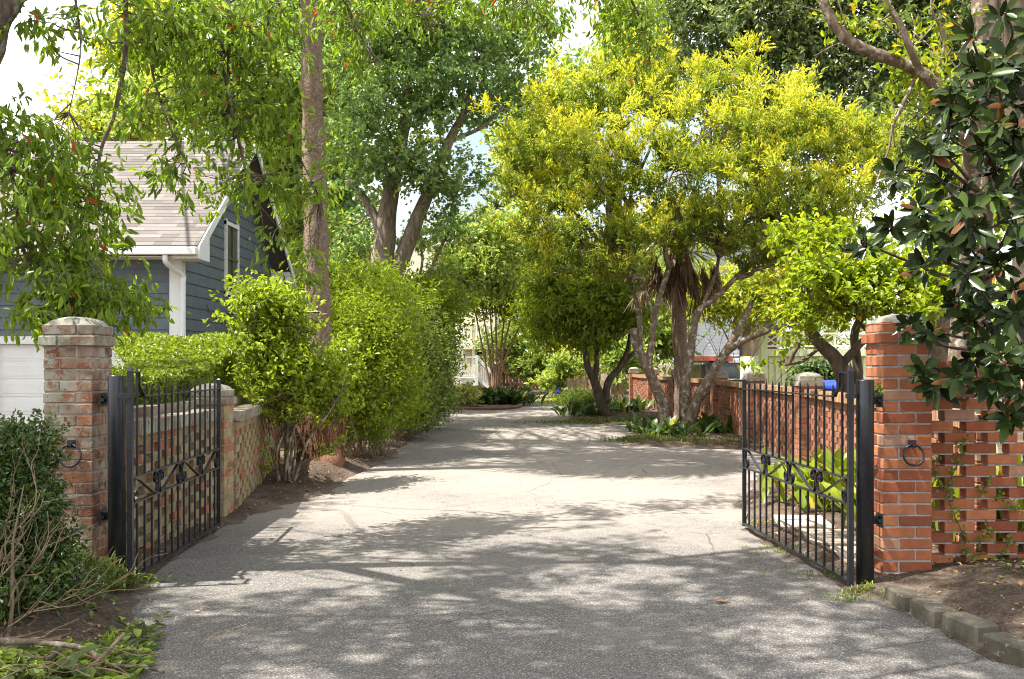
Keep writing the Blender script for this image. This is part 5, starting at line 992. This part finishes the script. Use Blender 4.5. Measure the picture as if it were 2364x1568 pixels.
# the rest of the crown, above the picture, shading the gateway
def shade(x0, x1, y0, y1, z0, z1, n):
    return np.column_stack([rng.uniform(x0, x1, n), rng.uniform(y0, y1, n), rng.uniform(z0, z1, n)])
k_ = SUN[:2] / SUN[2]
def over(gx0, gx1, gy0_, gy1_, z0, z1, n, edge=None):
    """crown clumps standing where the sun would have to pass to reach that patch of ground"""
    z = rng.uniform(z0, z1, n); x = rng.uniform(gx0, gx1, n); y = rng.uniform(gy0_, gy1_, n)
    if edge is not None: keep = edge(x, y); x, y, z = x[keep], y[keep], z[keep]
    return np.column_stack([x + k_[0] * z, y + k_[1] * z, z])
Cs = [over(-3.8, 3.4, 2.2, 8.7, 6.3, 7.8, 900, lambda x, y: (rng.random(len(x)) < np.clip((8.6 - y) * .5 - np.clip(x - .3, 0, 3) * .16 + .75 * np.sin(x * 2.3 + y * 1.3 + 1) * np.sin(y * 3.3 - x) - .12, .03, .95) * np.where((x < -.6) & (y > 6.2), .12, 1))),
      over(-3.4, -2.0, 6.2, 10.5, 6.3, 7.6, 40)]
C2 = np.vstack(Cs); twigs(m, skel, C2, 160, .02, .004, .06)
foliage('canopy', G['l_oak'], t, C2, 80, .20, .09, .045, None, kind='diamond', up=.8, droop=.1, sh=.42)
m.build('trunk', G['bark_oak'], t, smooth=True)
# unseen second tree, added with its crown laid out to shade the mid drive
t = root('shade_tree', (-9.5, 14.6, 0), 'unseen leafy tree beside the garage, added to shade the middle of the drive', 'tree', 'trees along the drive'); m = MB(); skel = []
skel.append(limb(m, [(-9.6, 14.0, 0), (-9.4, 14.1, 3), (-9.0, 14.3, 6), (-7, 14.8, 8.7), (-3, 15.3, 9.8), (0, 15.4, 10.2)], .2, .03, 10))
C3 = np.vstack([over(-2.6, 4.4, 13.5, 18.6, 8.6, 10.2, 330, lambda x, y: rng.random(len(x)) < .35 + .5 * (np.sin(y * 2.6 + x * .3) > -.35)), over(-2.2, 3.4, 22, 29, 8.8, 10.4, 120)]); twigs(m, skel, C3, 150, .03, .006, .05)
m.build('trunk', G['bark_oak'], t, smooth=True); foliage('crown', G['l_maple'], t, C3, 60, .28, .16, .08, None, kind='quad')

# far treeline
C4 = np.column_stack([rng.uniform(-45, 45, 1400), rng.uniform(62, 72, 1400), rng.random(1400) ** .8 * 15]); C4 = C4[(C4[:, 2] < 9 + 4 * np.sin(C4[:, 0] * .35 + 1) + 2 * np.sin(C4[:, 0] * .9)) & ~((C4[:, 2] > 11) & (np.abs(C4[:, 0] - 4) < 3))]
o = foliage('distant_foliage', G['l_light'], None, C4, 40, .8, .5, .32, None, kind='quad'); tag(o, 'distant mass of trees closing the view', None, None, 'stuff')
C5 = np.column_stack([rng.uniform(5, 16, 160), rng.uniform(50, 54, 160), rng.uniform(0, 5, 160)])
C6 = np.column_stack([rng.uniform(-16, -2, 200), rng.uniform(40, 44, 200), rng.uniform(0, 4.2, 200)])
bush('bush', 'mass of green shrubs between the garage and the porch house', 'bush', [((-9, 42, 2.2), (5.5, 2, 2.4), 1)], 240, 40, .45, .28, .15, G['l_shrub'], (-9, 42), tint=nt_(.3))
bush('bush', 'green bushes seen between the mottled stems', 'bush', [pxblob(1520, 780, 38, 60, 60, 1.5), pxblob(1500, 680, 38, 80, 60, 1.5), pxblob(1440, 840, 36, 50, 25, 1)], 260, 40, .4, .24, .12, G['l_light'], (5.4, 38), tint=nt_(.35))
bush('bush', 'yellow green foliage behind the palm with dead fronds', 'bush', [pxblob(1640, 690, 30, 90, 50, 1.3), pxblob(1750, 700, 29, 90, 50, 1.3), pxblob(1850, 720, 27, 70, 40, 1.2)], 240, 40, .3, .18, .08, G['l_yellow'], (6, 30), tint=nt_(.35))
bush('bush', 'dark low bush on the far side of the wall by the blue tarp', 'bush', [pxblob(1890, 880, 17, 40, 14, .4)], 60, 40, .12, .09, .05, G['l_box'], (5.2, 17))

# ------------------------------------------------------------------ lower left: boxwood, lilyturf, bare twigs, cut brush
g0 = gz(-2.8, 5.5)
bush('groundcover_plant', 'low dark leafy cover on the mound below the boxwood', 'plant', [((-2.5, 5.25, .2), (.35, .3, .10), 1), ((-2.75, 4.95, .2), (.4, .3, .1), 1)], 90, 40, .06, .04, .016, G['l_box'], (-2.6, 5.1), nst=10, stem_r=.003, tint=nt_(.6), kind='hex')
bush('boxwood', 'dark boxwood bush in front of the lichen covered pillar', 'bush', [pxblob(30, 1120, 5.5, 75, 110, .42), pxblob(70, 1190, 5.45, 50, 90, .3), pxblob(30, 1260, 5.3, 85, 90, .4), pxblob(45, 1040, 5.6, 50, 40, .3, .8), pxblob(110, 1300, 5.5, 40, 45, .25, .8)], 420, 60, .055, .028, .014, G['l_box'], (-2.8, 5.5), nst=60, tint=nt_(.5), kind='hex', stem_r=.006)
n = 2600; B = np.column_stack([rng.uniform(-2.85, -2.36, n), rng.uniform(5.35, 6.25, n)]); B = np.vstack([B, np.column_stack([rng.normal(-2.45, .07, 260), rng.normal(6.1, .12, 260)])]); n = len(B)
a = rng.random(n) * 2 * math.pi; e = rng.uniform(.6, 1.35, n); D = np.stack([np.cos(a) * np.cos(e), np.sin(a) * np.cos(e), np.sin(e)], 1)
t = root('lilyturf', (-2.5, 6.0, 0), 'tuft of narrow green blades with a pale purple flower spike at the pillar foot', 'plant', 'strap leaved plants')
leaves('foliage', G['l_grass'], t, np.column_stack([B, gz_arr(B)]), D, np.stack([-np.cos(a), -np.sin(a), np.full(n, .5)], 1), rng.uniform(.12, .26, n), .008, rng.random(n), 'blade', .5)
m = MB(); q = at(165, 1370, 5.55); s2 = at(185, 1300, 5.5); m.tube([(q[0], q[1], .15), tuple(at(170, 1350, 5.52)), tuple(s2)], .003, 4)
for i in range(60):
    f = rng.random(); p = at(172 + 14 * f, 1345 - 45 * f, 5.51) + rng.normal(size=3) * .006; m.box(p, (.007, .007, .007), (1, rng.normal(), 0))
m.build('flower_spike', G['purple'], t)
t = root('bare_bush', (-2.55, 4.95, 0), 'leafless tan branches arching up in front of the boxwood', 'bush', 'shrubs'); m = MB()
for sx, sy, ex, ey in ((20, 1420, 90, 1130), (30, 1400, 140, 1240), (15, 1440, 270, 1290), (25, 1400, 60, 1060), (0, 1500, 240, 1370), (0, 1480, 130, 1330), (20, 1400, 110, 1180), (-20, 1500, 320, 1275), (0, 1300, 100, 1150), (-20, 1330, 70, 1180), (0, 1400, 160, 1215), (10, 1380, 30, 1120), (-10, 1260, 40, 1130)):
    Ya = 4.75 + rng.random() * .3; A_ = at(sx, sy, Ya); E_ = at(ex, ey, Ya + rng.normal() * .15); P = wiggly(A_, E_, .10, 6); m.tube(P, np.linspace(.0055, .0018, len(P)), 5)
    for q in range(5):
        i = rng.integers(4, len(P) - 2); e2 = P[i] + (P[-1] - P[0]) * .28 + rng.normal(size=3) * .07; Pb = wiggly(P[i], e2, .1, 4); m.tube(Pb, np.linspace(.003, .001, len(Pb)), 4)
m.tube(pxpath([(-40, 1530, 4.75), (20, 1480, 4.8), (28, 1400, 4.85), (30, 1250, 4.9), (55, 1120, 4.95)]), [.013, .013, .010, .006, .003], 7); m.build('branch', G['twig'], t, smooth=True)
# brush pile
def stick(pts, r0, r1, label, mat='bark_grey', g='cut branches in the brush pile'):
    o = MB().tube(catmull(pxpath(pts), 5), np.linspace(r0, r1, 5 * (len(pts) - 1) + 1), 8, lump=.15).build('cut_branch', G[mat], None, smooth=True); tag(o, label, 'branch', g)
stick([(-30, 1478, 4.45), (60, 1482, 4.5), (140, 1488, 4.5), (200, 1500, 4.45), (240, 1530, 4.4)], .016, .011, 'thick lichened branch lying across the top of the brush pile')
stick([(10, 1505, 4.4), (60, 1518, 4.38), (110, 1520, 4.38), (142, 1497, 4.4)], .012, .012, 'short dark curved branch in the brush pile', 'bark_oak')
stick([(190, 1550, 4.35), (230, 1523, 4.4), (288, 1462, 4.5)], .010, .009, 'straight sawn stick pointing up to the right from the brush pile', 'twig')
stick([(250, 1535, 4.42), (320, 1540, 4.45), (380, 1551, 4.5)], .009, .005, 'broken stick reaching onto the asphalt from the brush pile', 'bark_oak')
stick([(180, 1565, 4.3), (225, 1543, 4.36), (300, 1560, 4.38), (335, 1580, 4.38)], .006, .004, 'reddish bent twig at the front of the brush pile', 'bark_myrtle')
stick([(190, 1510, 4.4), (260, 1535, 4.4), (300, 1560, 4.4), (320, 1580, 4.38)], .005, .003, 'thin brown arching twig beside the sawn stick', 'bark_myrtle')
t = root('brush_pile', (-2.1, 4.4, 0), 'heap of cut green foliage in the lower corner by the street', 'brush pile')
n = 3000; z0 = .02; P = np.column_stack([rng.normal(-2.2, .27, n), rng.normal(4.5, .30, n), np.zeros(n)]); P = P[P[:, 0] < -1.62 - .25 * np.abs(P[:, 1] - 4.4)]; n = len(P); hh = .11 * np.exp(-((P[:, 0] + 2.25) / .38) ** 2 - ((P[:, 1] - 4.3) / .42) ** 2); P[:, 2] = .02 + hh * rng.random(n) ** .5
leaves('leaves', G['l_brush'], t, P, unit(n) * [1, 1, .35], unit(n) * .6 + np.array([0, 0, 1.]), rng.uniform(.05, .10, n), rng.uniform(.02, .045, n), rng.random(n), 'hex', .15)
n = 9; P = np.array([at(px, py, 4.3) for px, py in ((160, 1530), (175, 1545), (130, 1545), (150, 1560), (60, 1550), (90, 1560), (200, 1560), (210, 1500), (40, 1535))]); leaves('broad_leaves', G['l_brush'], t, P, unit(n) * [1, 1, .4], unit(n) * .3 + np.array([0, -.5, 1.]), .12, .075, rng.uniform(.2, .6, n), 'hex', .1)
m = MB()
for i in range(40): a_ = np.array([rng.normal(-2.15, .25), rng.normal(4.3, .18), .06 + rng.random() * .1]); m.tube(wiggly(a_, a_ + np.array([rng.normal() * .25, rng.normal() * .15, rng.normal() * .04]), .1, 4), .003, 4)
m.build('twigs', G['twig'], t)

# ------------------------------------------------------------------ ground cover, litter, weeds, ivy
def scatter(n, x0, x1, y0, y1, cond):
    Q = np.column_stack([rng.uniform(x0, x1, n), rng.uniform(y0, y1, n)]); d = sdist(Q, DR); return Q[cond(d, Q)], None
Q, _ = scatter(16000, -5, 6, 3.6, 32, lambda d, Q: (d > .04) & (rng.random(len(d)) < np.clip(1.3 - Q[:, 1] / 30, .2, 1)))
n = len(Q); o = leaves('leaf_litter', G['l_dead'], None, np.column_stack([Q, gz_arr(Q) + .012]), unit(n) * [1, 1, .25], unit(n) * .35 + np.array([0, 0, 1.]), rng.uniform(.02, .07, n), rng.uniform(.012, .03, n), rng.random(n), 'diamond', .2); tag(o, 'dry leaf litter over the soil beds', None, None, 'stuff')
m = MB(); Q, _ = scatter(3600, -4.5, 5, 4, 16, lambda d, Q: (d > -.25) & (rng.random(len(d)) < np.where(d > 0, .5, .3)))
zq = gz_arr(Q)
for (x, y), z in zip(Q, zq):
    s = .003 + .008 * rng.random() ** 3; m.box((x, y, max(z, 0) + s * .3), (s * 2, s * 1.6, s * 1.3), (1, rng.normal(), 0), top=.6)
o = m.build('gravel', G['slab']); tag(o, 'small stones and crumbs along the drive edges', None, None, 'stuff')
def grass(name, label, Q, L, W, mat=None, tint=.5):
    n = len(Q); a = rng.random(n) * 2 * math.pi; e = rng.uniform(.5, 1.4, n); D = np.stack([np.cos(a) * np.cos(e), np.sin(a) * np.cos(e), np.sin(e)], 1)
    o = leaves(name, mat or G['l_grass'], None, np.column_stack([Q, np.maximum(gz_arr(Q), 0)]), D, np.stack([-np.cos(a), -np.sin(a), np.full(n, .5)], 1), rng.uniform(.5, 1.2, n) * L, W, np.clip(rng.normal(tint, .25, n), 0, 1), 'blade', .4); return tag(o, label, None, None, 'stuff')
cl = lambda cx, cy_, sx, sy, n: np.column_stack([rng.normal(cx, sx, n), rng.normal(cy_, sy, n)])
c1 = gp(1490, 1015); c2 = gp(1540, 1022); c3 = gp(1450, 1020)
grass('grass', 'grass and groundcover at the edge of the bed under the mottled tree', np.vstack([cl(c1[0], c1[1], .35, .2, 900), cl(c2[0], c2[1], .4, .2, 600), cl(c3[0], c3[1], .25, .15, 400), cl(3.9, 17.2, .6, .3, 500)]), .12, .012)
q = gp(1390, 976); grass('grass', 'low green groundcover tongue under the dark twin trunk tree', np.vstack([cl(q[0], q[1], .8, .35, 2200), cl(q[0] + .9, q[1], .5, .35, 900)]), .10, .02, None, .6)
q = gp(1300, 925); grass('grass', 'sunlit grassy verge at the end of the drive', cl(q[0], q[1], .7, 2.2, 2500), .14, .03, G['l_ginger'], .5)
grass('grass', 'small weeds along the foot of the right gate', np.vstack([cl(*gp(1960, 1380), .05, .06, 60), cl(*gp(1900, 1330), .1, .06, 40), cl(*gp(1790, 1275), .1, .1, 60), cl(*gp(1740, 1215), .08, .1, 40), cl(*gp(2000, 1372), .05, .04, 60)]), .07, .008, G['l_hedge'], .6)
n = 60; Q = np.vstack([cl(*gp(345, 1345), .07, .07, 40), cl(*gp(320, 1330), .05, .1, 20)]); o = leaves('weed_leaves', G['l_brush'], None, np.column_stack([Q, .02 + rng.random(n) * .03]), unit(n) * [1, 1, .3], unit(n) * .3 + np.array([0, 0, 1.]), .035, .028, rng.random(n), 'hex', .1); tag(o, 'small clover like weed at the foot of the left gate', None, None, 'stuff')
# ivy strands on the street wall
t = root('ivy', (3.1, 6.45, .1), 'thin strands of green ivy climbing the orange pierced wall', 'ivy'); m = MB(); P = []
for pts in ([(2225, 1290), (2220, 1230), (2195, 1170), (2190, 1120), (2215, 1060), (2225, 1010)], [(2240, 1290), (2270, 1240), (2290, 1225)], [(2190, 1130), (2160, 1110), (2170, 1050)], [(2300, 1140), (2330, 1170), (2355, 1160)], [(2285, 1300), (2320, 1270), (2330, 1240)], [(2260, 1150), (2285, 1100)], [(2016, 935), (2020, 905), (2030, 903), (2018, 890)]):
    Pp = catmull([at(px, py, 6.46 if px > 2100 else 6.28) for px, py in pts], 8); m.tube(Pp, .0022, 4); P += [p + rng.normal(size=3) * [.02, .008, .02] for p in Pp for _ in range(2)]
m.build('stem', G['bark_dark'], t); P = np.array(P); n = len(P); P[:, 1] -= .01
leaves('leaves', G['l_ivy'], t, P, unit(n) * [1, .3, 1], unit(n) * .3 + np.array([0, -1., .4]), .024, .020, rng.random(n), 'hex', .05)
n = 120; Q = cl(3.25, 5.9, .35, .3, n); Q = Q[sdist(Q, DR) > .12]; n = len(Q); o = leaves('seedlings', G['l_ivy'], None, np.column_stack([Q, gz_arr(Q) + .02]), unit(n) * [1, 1, .3], unit(n) * .3 + np.array([0, 0, 1.]), .03, .02, rng.random(n), 'hex', .1); tag(o, 'green seedlings in the soil bed by the street', None, None, 'stuff')
# fallen leaves on the asphalt, each its own object
fl = [((452, 1416), .045, 'curled orange brown leaf on the shaded asphalt near the brush pile'), ((1455, 1107), .09, 'dark crumpled leaf lying in the middle of the sunny drive'), ((1660, 1392), .06, 'long dark leaf on the asphalt in front of the right gate'), ((1440, 1270), .035, 'small yellow leaf on the edge of the dappled shade'), ((1640, 1227), .03, 'brown leaf on sunlit asphalt left of the right gate'), ((1033, 1108), .025, 'tiny dark leaf on the sunny asphalt'), ((1010, 1195), .03, 'yellowish speck of leaf where sun meets shade'), ((1125, 1183), .025, 'small leaf fragment at the sunny centre of the drive'),
      ((1330, 1340), .03, 'little brown leaf in the dappled centre of the drive'), ((920, 1105), .03, 'brown leaf beside the shaded left edge of the drive'), ((1690, 1405), .03, 'pale pebble like leaf in front of the right gate'), ((905, 1500), .03, 'reddish fleck of leaf on the dark foreground asphalt'), ((1350, 1283), .025, 'brown leaf touching the dappled shadow edge'), ((1590, 1010), .06, 'tan leaf at the edge of the bed under the mottled tree'), ((1215, 1168), .02, 'dark crumb of leaf on bright asphalt'), ((2090, 1440), .03, 'small leaf beside the edging blocks'), ((640, 1240), .03, 'dark leaf in the sun patch by the short pillar'), ((480, 1290), .03, 'brown leaf on the asphalt beside the left gate')]
for (p, s, lb) in fl:
    q = gp(*p); n = 3 if s > .05 else 1; Pq = np.array([[q[0] + rng.normal() * s * .3, q[1] + rng.normal() * s * .3, .008 + rng.random() * .008] for _ in range(n)])
    mt = G['l_ginger'] if 'yellow' in lb else G['l_dead']
    o = leaves('fallen_leaf', mt, None, Pq, unit(n) * [1, 1, .15], np.tile([0, 0, 1.], (n, 1)) + rng.normal(size=(n, 3)) * .25, s, s * .5, np.full(n, .97 if 'yellow' in lb else rng.random() * .8), 'hex', -.15); tag(o, lb, 'leaf', 'fallen leaves on the drive')


Q = np.column_stack([rng.uniform(-2.3, 3, 1500), rng.uniform(4.2, 26, 1500)]); dd_ = sdist(Q, DR); Q = Q[(dd_ < -.05) & (rng.random(1500) < np.exp(dd_ / 1.1) + .06)]; n = len(Q)
o = leaves('drive_litter', G['l_dead'], None, np.column_stack([Q, np.full(n, .006)]), unit(n) * [1, 1, .2], unit(n) * .3 + np.array([0, 0, 1.]), rng.uniform(.008, .028, n), rng.uniform(.006, .014, n), rng.random(n) * .7, 'diamond', .2); tag(o, 'tiny dry crumbs of leaf blown over the driveway', None, None, 'stuff')
